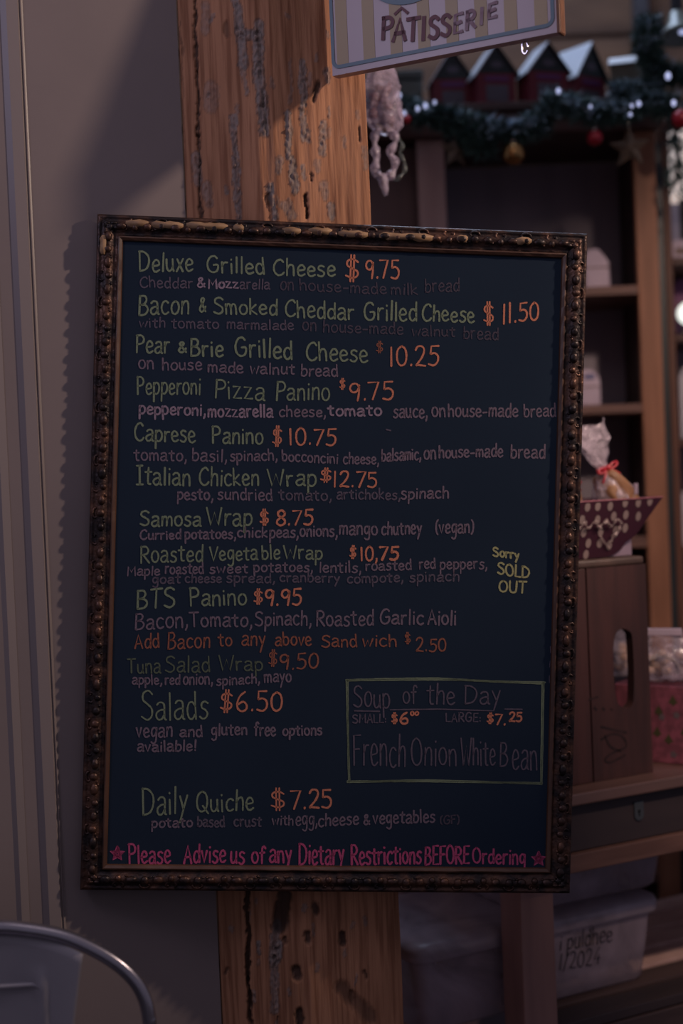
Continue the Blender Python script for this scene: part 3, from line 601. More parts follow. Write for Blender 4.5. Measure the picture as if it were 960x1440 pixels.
SHL, SHR = .135, .052                    # where the unseen shoulders begin, left and right; shaped for their shadow on the wall
def ztop_(x): return min(SHL+x*1.15, SHR+(SL-x)*.95, .29)
xa_ = (.29-SHL)/1.15; xb_ = SL-(.29-SHR)/.95
bm = B(); poly(bm, [(0, 0), (SL, 0), (SL, SHR), (xb_, .29), (xa_, .29), (0, SHL)] if xa_ < xb_ else [(0, 0), (SL, 0), (SL, SHR), ((SHR+SL*.95-SHL)/2.10, ztop_((SHR+SL*.95-SHL)/2.10)), (0, SHL)], 0, .016)
link('sign_panel', bm, m_cream, sign)
bm = B(); box(bm, SL+.0001, SL+.0045, -.001, .0175, -.001, SHR+.001, .0008)
for i in range(3): box(bm, SL+.0045, SL+.0055, .0005+i*.0055, .0045+i*.0055, 0, SHR)
link('edge_strip', bm, m_edge, sign, label='brown ridged wooden end strip')
sg = lambda px, py: sf.f(px, py, 0)
# yellow stripes inside the teal border (the first starts at the border)
xs0 = sg(473, 60)[0]; xs1 = sg(488, 60)[0]; xe = sg(776, 30)[0]; sw = xs1-xs0+.001
pitch = sg(507, 60)[0]-sg(469.5, 60)[0]
zb = sg(478, 92)[1]
bm = B(); k = 0; x = xs0
while x < xe-.004:
    bw = min(sw, xe-x); poly(bm, [(x, zb), (x+bw, zb), (x+bw, ztop_(x+bw)-.02), (x, ztop_(x)-.02)], -.0006, .0002); x += pitch
link('stripe', bm, m_syel, sign, label='pale yellow vertical stripes')
# border: rounded rectangle line
def ring(bm, x0, x1, z0, z1, r, w, y, mi=0, n=8):
    pts = []
    for cx, cz, a0 in ((x1-r, z1-r, 0), (x0+r, z1-r, 90), (x0+r, z0+r, 180), (x1-r, z0+r, 270)):
        for i in range(n+1):
            a = rad(a0+90*i/n); pts.append((cx, cz, math.cos(a), math.sin(a)))
    o = [bm.verts.new((cx+r*c, y, cz+r*s)) for cx, cz, c, s in pts]; q = [bm.verts.new((cx+(r-w)*c, y, cz+(r-w)*s)) for cx, cz, c, s in pts]
    for i in range(len(pts)):
        j = (i+1) % len(pts); bm.faces.new((o[i], o[j], q[j], q[i])).material_index = mi
bx0 = sg(465.5, 60)[0]; bx1 = sg(779.5, 20)[0]; bz0 = sg(500, 92)[1]
def border(ins):
    arc = lambda cx, cz, a0, rr: [(cx+rr*math.cos(rad(a0+90*k/8)), cz+rr*math.sin(rad(a0+90*k/8))) for k in range(9)]
    rr = .012-ins
    return arc(bx0+.012, bz0+.012, 180, rr)+arc(bx1-.012, bz0+.012, 270, rr)+[(bx1-ins, SHR-.006-ins), (xm_, ztop_(xm_)-.016-ins*1.5), (bx0+ins, SHL-.012-ins)]
xm_ = (SHR+SL*.95-SHL)/2.10
o_ = border(0); q_ = border(.0048); bm = B()
o_ = [bm.verts.new((x, -.0012, z)) for x, z in o_]; q_ = [bm.verts.new((x, -.0012, z)) for x, z in q_]
for i in range(len(o_)): bm.faces.new((o_[i], o_[(i+1) % len(o_)], q_[(i+1) % len(o_)], q_[i]))
link('border_line', bm, m_teal, sign)
# teal oval, mostly above the frame, with dark lettering inside
ecx, ecz = sg(575, -48); erx = sg(640, -40)[0]-ecx; erz = abs(sg(575, 6)[1]-ecz)
bm = B(); vs = [bm.verts.new((ecx+erx*math.cos(a*math.pi/24), -.0014, ecz+erz*math.sin(a*math.pi/24))) for a in range(48)]; bm.faces.new(vs)
link('oval_badge', bm, m_teal, sign)
bm = B(); vs = [bm.verts.new((ecx+.012+erx*.62*math.cos(a*math.pi/24), -.0018, ecz+.004+erz*.86*math.sin(a*math.pi/24))) for a in range(48)]; bm.faces.new(vs)
link('oval_center', bm, mat('dark_teal_paint', (.02, .03, .035)), sign, label='dark centre of the oval')
def sgn_rib(bm, pts, w, mi, y=-.0016):
    pts = [Vector((p[0], p[1], 0)) for p in pts]; n = len(pts)
    d0 = (pts[0]-pts[1]).normalized(); d1 = (pts[-1]-pts[-2]).normalized(); pts[0] = pts[0]+d0*w*.35; pts[-1] = pts[-1]+d1*w*.35
    a = []; b = []
    for i, p in enumerate(pts):
        d = (pts[min(i+1, n-1)]-pts[max(i-1, 0)]).normalized(); q = Vector((-d.y, d.x, 0))
        a.append(bm.verts.new((p.x+q.x*w/2, y, p.y+q.y*w/2))); b.append(bm.verts.new((p.x-q.x*w/2, y, p.y-q.y*w/2)))
    for i in range(n-1): bm.faces.new((a[i], a[i+1], b[i+1], b[i])).material_index = mi
# (letter, left x, right x, base y, cap height, stroke) in pixels
GL['H'] = (4, [])
LET = [('P', 537, 553, 54.5, 30, 5.6, 0), ('A', 552, 571, 57, 30, 5.6, 0), ('T', 572, 590, 57, 31, 5.6, 0), ('I', 589, 602, 56, 31, 6, 0), ('S', 603, 617, 54, 30, 5.6, 0), ('S', 620, 634, 50.5, 29, 5.6, 0),
       ('E', 638, 650, 46, 26, 5, 1), ('R', 655, 669, 40, 25, 5, 1), ('I', 672, 682, 34, 22, 5, 1), ('E', 686, 698, 25, 20, 5, 1)]
bm = B()
for ch, a, b_, yb, cap, w, mi in LET:
    gw, st = GL[ch]
    if ch == 'I': st = ["/1.7,9 1.7,0"]
    for s in st:
        pts = [sg(a+p.x/gw*(b_-a)+p.y*.12, yb-p.y*cap/9-(p.x/gw-.5)*(b_-a)*(.12 if mi == 0 else .3)) for p in parse(s)]
        sgn_rib(bm, pts, w*.00094, mi)
sgn_rib(bm, [sg(556, 20), sg(565, 11.5), sg(573, 18)], 4.4*.00094, 0)
link('lettering', bm, [m_maroon, m_maroon_glare], sign, label='maroon PATISSERIE lettering paled by painted glare towards the right')
bm = B(); tube(bm, [(xm_, .012, ztop_(xm_)-.01), (xm_, .012, .40)], .004); tube(bm, [(xm_-.10, .036, .40), (xm_-.09, .012, .40), (xm_+.02, .012, .40)], .006)
link('bracket', bm, m_iron, sign)
ex_, ez_ = sg(733, 57)
bm = B(); tube(bm, smooth([(ex_+.004*math.cos(a*.52), .011+.0, ez_-.006+.008*math.sin(a*.52)) for a in range(12)], 2), .0012, 6); 
link('screw_eye', bm, mat('bright_steel', (.7, .65, .7), rough=.2, metal=1), sign)

# ------------------------------------------------------------------ hutch (tall open shelf cabinet)
HD = 2.95
hx = lambda px, py, d=HD: at(px, py, d).x
hz = lambda px, py, d=HD: at(px, py, d).z
H0 = Vector((hx(600, 300), HD, 0))
hutch = thing('hutch', 'tall brown open-shelved wooden hutch topped with the pine garland', 'shelf unit', H0)
L_ = lambda px, py: hx(px, py)-H0.x
xr0, xr1 = L_(893.5, 300), L_(924, 300); xm0, xm1 = L_(587.5, 260), L_(626, 260); xl0, xl1 = L_(415, 300), L_(450, 300)
ztop = hz(760, 147); zc = hz(800, 188); HDEP = .30
def part(name, parent, m, *bs, bev=.002, label=None, smooth=False):
    bm = B()
    for b in bs: box(bm, *b, bev)
    return link(name, bm, m, parent, label=label)
part('stile', hutch, m_brown, (xr0, xr1, 0, .022, 0, zc)); part('stile', hutch, m_pale, (xm0, xm1, 0, .022, 0, zc), label='pale inner stile'); part('stile', hutch, m_brown, (xl0, xl1, 0, .022, 0, zc))
part('side_panel', hutch, m_dark, (xr1-.018, xr1-.001, .0225, HDEP, 0, zc)); part('side_panel', hutch, m_dark, (xl0+.001, xl0+.018, .0225, HDEP, 0, zc))
part('divider', hutch, m_dark, (xm0+.01, xm0+.026, .0225, HDEP-.011, 0, zc))
part('back_panel', hutch, mat('left_bay_panel', (.26, .17, .16), (.20, .13, .125), 5, (3, 3, .3), rough=.7), (xl0+.019, xm0+.0095, .06, .07, .9405, zc-.001), label='brown panel closing the left bay')
part('back_panel', hutch, m_back, (xl0+.0185, xr1-.0185, HDEP-.01, HDEP, 0, zc-.001))
part('cornice', hutch, mat('red_brown_cornice', (.085, .038, .032), (.06, .028, .026), 8, (.5, 3, 3), rough=.5), (xl0-.01, xr1+.008, -.02, HDEP, zc+.0005, ztop-.016))
part('top_board', hutch, m_dark, (xl0-.025, xr1+.02, -.035, HDEP, ztop-.0155, ztop))
shelf_z = []
for yt, yb in ((402, 415), (569, 582), (757, 772)):
    z1 = hz(855, yt); z0 = hz(855, yb); shelf_z.append(z1)
    part('shelf', hutch, m_brownh, (xm0+.027, xr1-.0186, .004, HDEP-.0105, z0, z1))
part('shelf', hutch, m_brownh, (xm0+.027, xr1-.0186, .004, HDEP-.0105, .62, .64)); part('shelf', hutch, m_brownh, (xl0+.019, xm0+.0095, .004, HDEP-.0105, .92, .94))
# packets on the hutch shelves
m_lilac = mat('lilac_white_paper', (.58, .46, .54), (.46, .36, .44), 12, rough=.5, spec=.4)
m_tanp = mat('tan_paper', (.24, .17, .13), (.18, .12, .10), 10, rough=.6)
m_blue = mat('blue_print', (.16, .16, .30), rough=.6)
def packet(px0, px1, pyt, z, col, label, shape, dep=.06, yo=.03, parts_=None):
    x0 = hx(px0, 390)-.0; x1 = hx(px1, 390); w = x1-x0; d = HD+yo; h = hz((px0+px1)/2, pyt, d)-z
    t = thing('gift_packet', label, 'packet', ((x0+x1)/2, d, z+.0003), 0, 'packets on the hutch shelves')
    bm = B()
    if shape == 'gable': pts = [(-w/2, 0), (w/2, 0), (w/2*.95, h*.70), (w/2*.45, h*.80), (w*.1, h), (-w/2*.7, h*.97), (-w/2, h*.8)]
    elif shape == 'tent': pts = [(-w/2, 0), (w/2, 0), (w*.1, h), (-w*.3, h)]
    else:
        pts = [(-w/2, 0), (w/2, 0), (w/2, h*.62)] + [(w/2*math.cos(a), h*.62+h*.38*math.sin(a)) for a in [i*math.pi/10 for i in range(1, 10)]] + [(-w/2, h*.62)]
    poly(bm, pts, 0, dep); bmesh.ops.bevel(bm, geom=bm.edges[:], offset=.003, segments=2, affect='EDGES')
    link('paper_body', bm, col, t)
    bm = B(); box(bm, -w/2-.0004, w/2+.0004, -.001, dep*.6, h*.50, h*.53, .0004); link('fold_band', bm, m_tanp, t)
    if parts_:
        bm = B(); box(bm, -w*.1, w*.28, -.0012, .001, h*.72, h*.86, .0004); link('printed_mark', bm, m_blue, t)
    return t
packet(826, 861.5, 349, shelf_z[0], m_lilac, 'lilac white paper packet with a stepped top on the upper hutch shelf', 'gable')
packet(800, 832, 352, shelf_z[0], m_tanp, 'tan paper packet leaning behind the frame edge on the upper hutch shelf', 'tent', yo=.11)
packet(806, 842, 519, shelf_z[1], m_lilac, 'white round-topped paper packet on the second hutch shelf', 'round', parts_=True)

# ------------------------------------------------------------------ red house-shaped boxes on the hutch
m_red = mat('dark_red_card', (.15, .018, .032), (.11, .014, .026), 10, rough=.5, spec=.3)
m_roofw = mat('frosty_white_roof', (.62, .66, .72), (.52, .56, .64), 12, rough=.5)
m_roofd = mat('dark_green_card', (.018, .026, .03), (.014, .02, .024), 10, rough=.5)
m_grey = mat('grey_print', (.085, .075, .10), (.07, .062, .085), 20, rough=.5); m_violet = mat('violet_print', (.11, .03, .12), rough=.5)
def house(px_c, py_b, py_apex, w, dep, yaw, label, d=2.93):
    p = at(px_c, py_b, d); h = at(px_c, py_apex, d).z-ztop
    t = thing('house_gift_box', label, 'gift box', (p.x, d, ztop+.0004), yaw, 'house boxes on top of the hutch')
    e = h*.50; bm = B()
    poly(bm, [(-w/2, 0), (w/2, 0), (w/2, e), (0, h*.95), (-w/2, e)], 0, dep); link('box_body', bm, m_red, t)
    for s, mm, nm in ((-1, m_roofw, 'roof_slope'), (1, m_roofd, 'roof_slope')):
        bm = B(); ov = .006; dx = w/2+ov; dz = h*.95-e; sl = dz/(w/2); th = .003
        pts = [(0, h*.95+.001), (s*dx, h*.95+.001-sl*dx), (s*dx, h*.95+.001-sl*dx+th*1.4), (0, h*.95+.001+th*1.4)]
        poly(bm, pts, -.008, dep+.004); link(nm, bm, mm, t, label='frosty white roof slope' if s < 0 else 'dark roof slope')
    bm = B()
    pts = [(0, h*.95-.002), (-w/2, e), (-w/2+.001, e-.012), (0, h*.95-.02), (w/2-.001, e-.012), (w/2, e)]
    poly(bm, [(0, h*.93), (-w/2+.001, e), (w/2-.001, e)], -.0012, 0); link('gable', bm, m_roofd, t)
    bm = B(); vs = [bm.verts.new((w*.02+w*.16*math.cos(a*.5236), -.0018, e+h*.14+h*.06*math.sin(a*.5236))) for a in range(12)]; bm.faces.new(vs); link('gable_print', bm, m_grey, t)
    bm = B(); box(bm, -w*.28, w*.3, -.0014, .0003, h*.04, e*.62, .0004); link('window_print', bm, m_grey, t)
    bm = B(); box(bm, -w*.30, w*.32, -.0016, .0002, e*.74, e*.9, .0004); link('sign_print', bm, m_violet, t)
house(637, 147, 66, .080, .07, rad(5), 'red house-shaped box at the left end of the row, mostly under the sign', d=2.97)
house(699, 147, 60, .082, .07, rad(12), 'red house-shaped box with a peaked dark gable just below the sign edge')
house(772, 148, 58, .088, .06, rad(17), 'red house-shaped box behind the gold bauble with a slim white roof slope')
house(832, 149, 58, .086, .085, rad(36), 'red house-shaped box with the widest white roof slope in the row', d=3.03)
p = at(888, 140, 2.955); t = thing('lidded_box', 'greenish box with a bright white lid beside the rightmost red house box', 'box', (p.x, 2.955, ztop+.0004), rad(-16))
h = at(888, 77, 2.955).z-ztop; bm = B(); box(bm, -.042, .05, 0, .09, 0, h-.016, .002); link('box_body', bm, mat('olive_card', (.10, .095, .07), (.08, .075, .06), 8), t)
bm = B(); a_ = [bm.verts.new(q) for q in ((-.045, -.004, h-.0155), (-.045, .022, h+.003), (-.045, .093, h+.003), (-.045, .093, h-.0155))]; b_ = [bm.verts.new((.053, v.co.y, v.co.z)) for v in a_]
bm.faces.new(a_); bm.faces.new(b_[::-1])
for i in range(4): bm.faces.new((a_[i], a_[(i+1) % 4], b_[(i+1) % 4], b_[i]))
link('lid', bm, mat('white_lid', (.75, .78, .82), rough=.4), t)
# grey-green box left of the houses
p = at(577, 140, 3.02)
t = thing('storage_tin', 'grey-green tin beside the leftmost red house box', 'tin', (p.x, 3.02, ztop+.0004))
bm = B(); w = .055; h = at(577, 98, 3.02).z-ztop; box(bm, -w/2, w/2, 0, .06, 0, h*.8, .006); link('tin_body', bm, mat('grey_green_paint', (.085, .095, .085), (.07, .08, .075), 6, rough=.4), t, smooth=False)
bm = B(); box(bm, -w/2-.002, w/2+.002, -.002, .062, h*.8, h, .004); link('lid', bm, mat('grey_lid', (.06, .068, .065), rough=.4), t)

# ------------------------------------------------------------------ garland, baubles, stars, fairy lights
GD = 2.80
gpath = [at(px, py, d) for px, py, d in ((430, 175, 2.86), (500, 150, 2.84), (555, 146, 2.83), (600, 158, 2.82), (640, 165, 2.81), (680, 176, 2.80), (718, 182, 2.80), (752, 172, 2.80), (784, 142, 2.80), (815, 152, 2.80), (850, 158, 2.80), (885, 150, 2.80), (915, 140, 2.79), (950, 150, 2.78), (1000, 160, 2.78))]
g2 = [at(px, py, d) for px, py, d in ((1010, 100, 2.80), (960, 104, 2.8), (928, 98, 2.81), (914, 78, 2.82), (908, 52, 2.82), (914, 30, 2.83))]
g3 = [at(px, py, d) for px, py, d in ((868, 126, 2.83), (890, 126, 2.81), (920, 118, 2.80))]
g4 = [at(px, py, d) for px, py, d in ((620, 160, 2.81), (655, 185, 2.80), (680, 205, 2.80))]
garland = thing('pine_garland', 'green frosted pine garland swagged along the top of the hutch', 'garland')
rnd = random.Random(11)
m_needle = mat('pine_needles', (.050, .10, .085), (.018, .04, .038), 12, rough=.5, spec=.3)
m_frost_glint = mat('frost_glint_needles', (.46, .60, .74), (.16, .27, .29), 10, rough=.5, spec=.5)  # pale blue tips: frost, with the needles' bluish highlights painted in
bmn = B(); bmf = B(); bms = B()
def needles(path, n, rad_, frost=.25, drop=.012):
    sp = smooth(path, 8); tube(bms, sp, .004, 6)
    for i in range(n):
        t = rnd.random()*(len(sp)-1); k = int(t); c = sp[k].lerp(sp[min(k+1, len(sp)-1)], t-k)
        dens = .5+.5*noise.noise((c.x*14, 3, c.z*14))
        a = rnd.uniform(0, 2*math.pi); el = rnd.uniform(-.9, .9)
        dr = Vector((math.cos(a)*math.cos(el), math.sin(a)*.8*math.cos(el), math.sin(el))); r = rad_*(.45+.75*dens)*rnd.uniform(.5, 1.1)
        # a sprig: short needles along a twig
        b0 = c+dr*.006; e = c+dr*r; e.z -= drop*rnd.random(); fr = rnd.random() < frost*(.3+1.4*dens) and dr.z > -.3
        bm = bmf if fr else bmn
        for q in range(5):
            s0 = b0.lerp(e, .25+q*.17); nd = (dr+Vector((rnd.uniform(-.8, .8), rnd.uniform(-.8, .8), rnd.uniform(-.8, .8)))).normalized()
            s1 = s0+nd*rnd.uniform(.012, .02); wv = nd.cross(Vector((rnd.uniform(-1, 1), rnd.uniform(-1, 1), rnd.uniform(-1, 1)))).normalized()*.0016
            bm.faces.new((bm.verts.new(s0-wv), bm.verts.new(s0+wv), bm.verts.new(s1)))
g5 = [at(px, py, d) for px, py, d in ((955, 150, 2.82), (949, 190, 2.86), (953, 232, 2.88), (948, 262, 2.88))]
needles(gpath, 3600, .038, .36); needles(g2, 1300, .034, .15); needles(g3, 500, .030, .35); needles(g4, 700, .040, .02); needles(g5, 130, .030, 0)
link('stem', bms, m_iron, garland)
o = link('needles', bmn, m_needle, garland, kind='stuff'); o = link('frost_glint_needles', bmf, m_frost_glint, garland, kind='stuff', label='frosted blue-white needle tips with highlights painted in')
m_gold = mat('gold_glass', (.42, .24, .09), (.34, .18, .07), 6, rough=.22, metal=.9, spec=.6); m_redb = mat('red_glitter', (.42, .014, .03), (.24, .008, .02), 60, rough=.3, spec=.6, metal=.2)
m_cap = mat('bauble_cap', (.55, .5, .45), rough=.3, metal=.9)
def bauble(px, py, r, d, m, label):
    c = at(px, py, d); t = thing('bauble', label, 'bauble', c, 0, 'baubles hanging from the pine garland')
    bm = B(); ball(bm, (0, 0, 0), r, sub=3); link('glass_ball', bm, m, t, smooth=True)
    bm = B(); lathe(bm, [(0, r*1.12), (r*.24, r*1.12), (r*.24, r*.93), (0, r*.93)], 12); link('cap', bm, m_cap, t)
    bm = B(); tube(bm, [(0, 0, r*1.1), (.002, 0, r*1.5), (0, 0, r*1.9)], .0008, 5); link('hanging_loop', bm, m_cap, t)
bauble(722, 216, .0225, 2.79, m_gold, 'gold bauble hanging below the middle of the garland')
bauble(836, 194, .0155, 2.79, m_redb, 'small red bauble hanging in front of the dark hutch shelves')
bauble(957, 167, .018, 2.75, m_redb, 'red bauble at the right edge of the photo over the glowing lampshade')
bauble(571, 168, .009, 2.80, m_redb, 'tiny red bauble beside the hanging plastic bag')
m_star = mat('tan_glitter', (.10, .065, .04), (.05, .036, .026), 70, rough=.5, spec=.5)
def star_orn(px, py, r, d, rot, label):
    c = at(px, py, d); t = thing('star_ornament', label, 'ornament', c, rot, 'tan stars on the garland')
    pts = [(r*(1 if i % 2 == 0 else .45)*math.sin(i*math.pi/5), r*(1 if i % 2 == 0 else .45)*math.cos(i*math.pi/5)) for i in range(10)]
    bm = B(); f_ = bm.verts.new((0, -.008, 0)); b_ = bm.verts.new((0, .008, 0)); vs = [bm.verts.new((x, 0, z)) for x, z in pts]
    for i in range(10): bm.faces.new((vs[i], vs[(i+1) % 10], f_)); bm.faces.new((vs[(i+1) % 10], vs[i], b_))
    link('star_body', bm, m_star, t); bm = B(); tube(bm, [(0, 0, r*.95), (0, 0, r*1.5)], .0008, 5); link('thread', bm, m_cap, t)
star_orn(640, 212, .036, 2.80, .4, 'tan glitter star hanging below the garland near the pale stile')
star_orn(885, 208, .042, 2.80, -.3, 'tan glitter star hanging below the garland at the right stile')
m_bulb = mat('lit_bulb', (.8, .8, .9), rough=.3, emit=(.55, .62, 1), estr=.75)
lights = thing('fairy_lights', 'string of tiny cool white bulbs wound through the garland', 'string lights')
bm = B(); tube(bm, [p+Vector((.004*math.sin(i*2.1), -.012, .008*math.cos(i*1.7))) for i, p in enumerate(smooth(gpath, 6))], .0009, 5); link('wire', bm, m_iron, lights)
for px, py, d, r in ((785, 128, 2.74, .0042), (561, 134, 2.76, .004), (598, 149, 2.77, .0042), (587, 153, 2.77, .0036), (611, 144, 2.77, .003), (947, 145, 2.73, .0045), (939, 107, 2.74, .0055), (898, 146, 2.75, .004), (888, 149, 2.75, .003), (830, 150, 2.75, .0028), (568, 159, 2.76, .0034), (886, 161, 2.75, .003)):
    c = at(px, py, d); bm = B(); ball(bm, c, r, (1, 1, 1.4), 2); link('bulb', bm, m_bulb, lights, smooth=True)

# ------------------------------------------------------------------ hanging plastic bag beside the post
m_film = film('clear_film', (.66, .54, .70), .34, .10, 45); m_film2 = film('lilac_film', (.55, .46, .58), .5, .22, 60); m_clear = film('clear_bag_film', (.66, .55, .64), .28, .16, 40)
m_candy = mat('dusky_pink_sweets', (.20, .09, .10), (.10, .045, .05), 40, rough=.35, spec=.5)
hb = at(537, 150, 2.30)
bag = thing('hanging_gift_bag', 'clear crinkled plastic gift bag with looped ends hanging beside the timber post', 'bag', hb)
hl = lambda px, py: (at(px, py, 2.30)-hb)
bm = B(); rings = []
profb = [(533, 60, 7), (534, 85, 11), (535, 104, 19), (536, 125, 24), (538, 145, 25), (539, 165, 25), (542, 178, 21), (545, 188, 12)]
for i, (px, py, hw) in enumerate(profb):
    c = hl(px, py); rings.append([bm.verts.new(c+Vector((hw*.00115*math.cos(a)*(1+.18*math.sin(a*5+i*1.3)), hw*.0010*math.sin(a)*(1+.18*math.cos(a*4+i)), 0))) for a in [k*2*math.pi/28 for k in range(28)]])
for a, b in zip(rings, rings[1:]):
    for k in range(28): bm.faces.new((a[k], a[(k+1) % 28], b[(k+1) % 28], b[k]))
bmesh.ops.subdivide_edges(bm, edges=bm.edges[:], cuts=1, use_grid_fill=True); crumple(bm.verts[:], .004, 60, 2)
link('plastic_wrap', bm, m_film, bag, smooth=True)
bm = B()
for k in range(16):
    px, py = rnd.uniform(523, 551), rnd.uniform(115, 172); vs = ball(bm, hl(px, py)+Vector((0, rnd.uniform(-.006, .006), 0)), .006, (1.3, .9, rnd.uniform(.8, 1.8)), 2); 
link('sweets', bm, m_candy, bag, smooth=True)
bm = B(); loop = smooth([hl(*q) for q in ((528, 186), (527, 205), (529, 225), (526, 240), (536, 248), (549, 246), (555, 230), (549, 215), (556, 198), (552, 186), (540, 180))], 6, True)
tube(bm, loop, [.0062+.002*math.sin(i*.9) for i in range(len(loop))], 8, closed=True); crumple(bm.verts[:], .0025, 90, 5); link('twisted_loop', bm, m_film2, bag, smooth=True)
bm = B(); lp2 = smooth([hl(*q)+Vector((0, .01, 0)) for q in ((555, 188), (566, 200), (562, 214), (570, 228), (566, 244), (556, 252))], 6); tube(bm, lp2, [.003+.001*math.sin(i) for i in range(len(lp2))], 8); crumple(bm.verts[:], .002, 90, 6); link('side_curl', bm, film('grey_green_film', (.16, .19, .18), .4), bag, smooth=True)
bm = B(); tl = [hl(*q) for q in ((538, 246), (539, 256), (541, 266), (543, 275))]; tube(bm, tl, [.009, .008, .006, .003], 10); crumple(bm.verts[:], .002, 80, 7); link('tail', bm, m_film2, bag, smooth=True)
bm = B(); tube(bm, smooth([hl(*q) for q in ((528, 176), (540, 182), (553, 178))], 5), .004, 8); link('cardboard_clip', bm, mat('tan_clip', (.20, .12, .06)), bag)
bm = B(); tube(bm, [hl(533, 62), hl(532, 20), hl(531, -40)], .0012, 6); box(bm, hl(531, -40).x-.03, hl(531, -40).x+.004, -.004, .004, hl(531, -40).z-.002, hl(531, -40).z+.004)
link('hanging_hook', bm, m_iron, bag)

# ------------------------------------------------------------------ counter bench (yawed), crate, boxes, bins
B0 = at(807, 1117, 2.13); zB = B0.z; B1 = on_z(921, 1097, zB)
byaw = math.atan2(B1.y-B0.y, B1.x-B0.x); byaw = max(rad(20), min(rad(34), byaw))
bf = Fr(B0, byaw)
xL = bf.f(700, 1300, .03)[0]; xleg0 = bf.f(737.5, 1330, .03)[0]; xleg1 = bf.f(784.5, 1330, .03)[0]
bench = thing('counter_bench', 'dark wooden counter bench carrying the crate and the red patterned box', 'bench', B0, byaw)
zt0 = bf.f(808, 1134.5)[1]; za0 = bf.f(808, 1204)[1]; zr0 = bf.f(808, 1231)[1]
xR = xleg0+1.25; FLOORZ = -zB
part('bench_top', bench, mat('counter_top', (.17, .095, .08), (.11, .062, .052), 6, (.5, 4, 4), rough=.28, spec=.6), (xleg0-.02, xR, 0, .46, zt0, 0), bev=.003)
m_apr = mat('apron_wood', (.05, .036, .038), (.036, .027, .03), 6, (.5, 4, 4), rough=.5, spec=.3)
part('apron', bench, m_apr, (xleg0, xR-.02, .018, .036, za0, zt0-.0005))
part('rail', bench, m_brownh, (xleg0, xR-.02, .008, .037, zr0, za0-.0005))
m_leg = mat('bench_leg_wood', (.30, .165, .14), (.23, .125, .11), 7, (4, 4, .5), rough=.5, spec=.3)
for lx in (xleg0, xR-.07):
    for ly in (.0375, .39):
        part('leg', bench, m_leg, (lx, lx+(xleg1-xleg0), ly, ly+.055, FLOORZ, zt0-.0005))
kx, kz = bf.f(897, 1140, .018)
bm = B(); poly(bm, [(kx+.009*math.cos(a), kz-.006+.009*math.sin(a)) for a in [math.pi+i*math.pi/8 for i in range(9)]]+[(kx+.009, kz+.015), (kx-.009, kz+.015)], .0155, .0178)
ko = link('keyhole_plate', bm, mat('dull_steel', (.09, .10, .11), (.07, .08, .09), 40, rough=.4, metal=.4), bench)
bm = B(); ball(bm, (kx, .0152, kz), .003, (1, .3, 1), 2); box(bm, kx-.001, kx+.001, .015, .0165, kz-.008, kz); link('keyhole', bm, mat('black_hole', (.01, .01, .012)), ko)
# lower slatted shelf
zs = bf.f(850, 1419, .06)[1]
SX0 = xleg0+.002
def slat(y0, y1, m=m_pale, dz=0): part('shelf_slat', bench, m, (SX0+.05, xR-.02, y0, y1, zs-.016+dz, zs+dz), bev=.0015)
part('shelf_rail', bench, m_dark, (xleg1+.0005, xR-.0705, .041, .0585, zs-.055, zs-.018))
slat(.045, .10, m_apr); slat(.112, .165, m_dark); slat(.178, .235); slat(.25, .31); slat(.325, .385); slat(.40, .45)

# crate on its side, open to the right
m_crate = mat('crate_wood', (.075, .031, .028), (.042, .021, .020), 6, (5, 5, .5), rough=.5, spec=.35, bump=.35, bscale=40)
m_crated = mat('crate_worn_edge', (.10, .062, .05), (.06, .038, .034), 20, rough=.5, spec=.4)
CY = .045
cx1, _ = bf.f(913, 950, CY); cz1 = bf.f(860, 797, CY)[1]; cx0 = cx1-.235
co = bf.M @ Vector((0, CY, .0004)); cf = Fr(co, byaw)
crate = thing('wooden_crate', 'dark reddish wooden crate stood on end, with a long slot handle', 'crate', co, byaw)
cq = lambda px, py: cf.f(px, py, 0)
# end panel with slot
slot = [cq(px, py) for px, py in ((864, 965), (862, 920), (864, 897), (869, 887), (877, 884), (886, 889), (889, 900), (891, 940), (891, 978), (889, 990), (883, 996), (875, 995), (868, 987))]
slot = smooth([(x, 0, z) for x, z in slot], 4, True); slot = [(p.x, p.z) for p in slot]
xsm = cq(829, 950)[0]; bm = B()
# board split: left strip and main board; main board built around the slot with a bridged ring
box(bm, cx0, xsm-.0012, 0, .016, 0, cz1, .0012)
n = len(slot); cxm = sum(p[0] for p in slot)/n; czm = sum(p[1] for p in slot)/n
x0_, x1_, z0_, z1_ = xsm+.0012, cx1, 0.0, cz1
def outer(p):
    dx, dz = p[0]-cxm, p[1]-czm; ts = []
    if dx > 1e-9: ts.append((x1_-cxm)/dx)
    if dx < -1e-9: ts.append((x0_-cxm)/dx)
    if dz > 1e-9: ts.append((z1_-czm)/dz)
    if dz < -1e-9: ts.append((z0_-czm)/dz)
    t = min(ts); return (cxm+dx*t, czm+dz*t)
def cornered():
    pts = list(slot)
    for c in ((x0_, z0_), (x1_, z0_), (x1_, z1_), (x0_, z1_)):
        a = math.atan2(c[1]-czm, c[0]-cxm)
        # nearest slot angle snaps to the corner
        i = min(range(n), key=lambda k: abs((math.atan2(slot[k][1]-czm, slot[k][0]-cxm)-a+math.pi) % (2*math.pi)-math.pi)); snap[i] = c
    return pts
snap = {}; cornered()
IF = []; OF = []; IB = []; OB = []
for i, p in enumerate(slot):
    q = snap.get(i) or outer(p)
    IF.append(bm.verts.new((p[0], 0, p[1]))); IB.append(bm.verts.new((p[0], .016, p[1]))); OF.append(bm.verts.new((q[0], 0, q[1]))); OB.append(bm.verts.new((q[0], .016, q[1])))
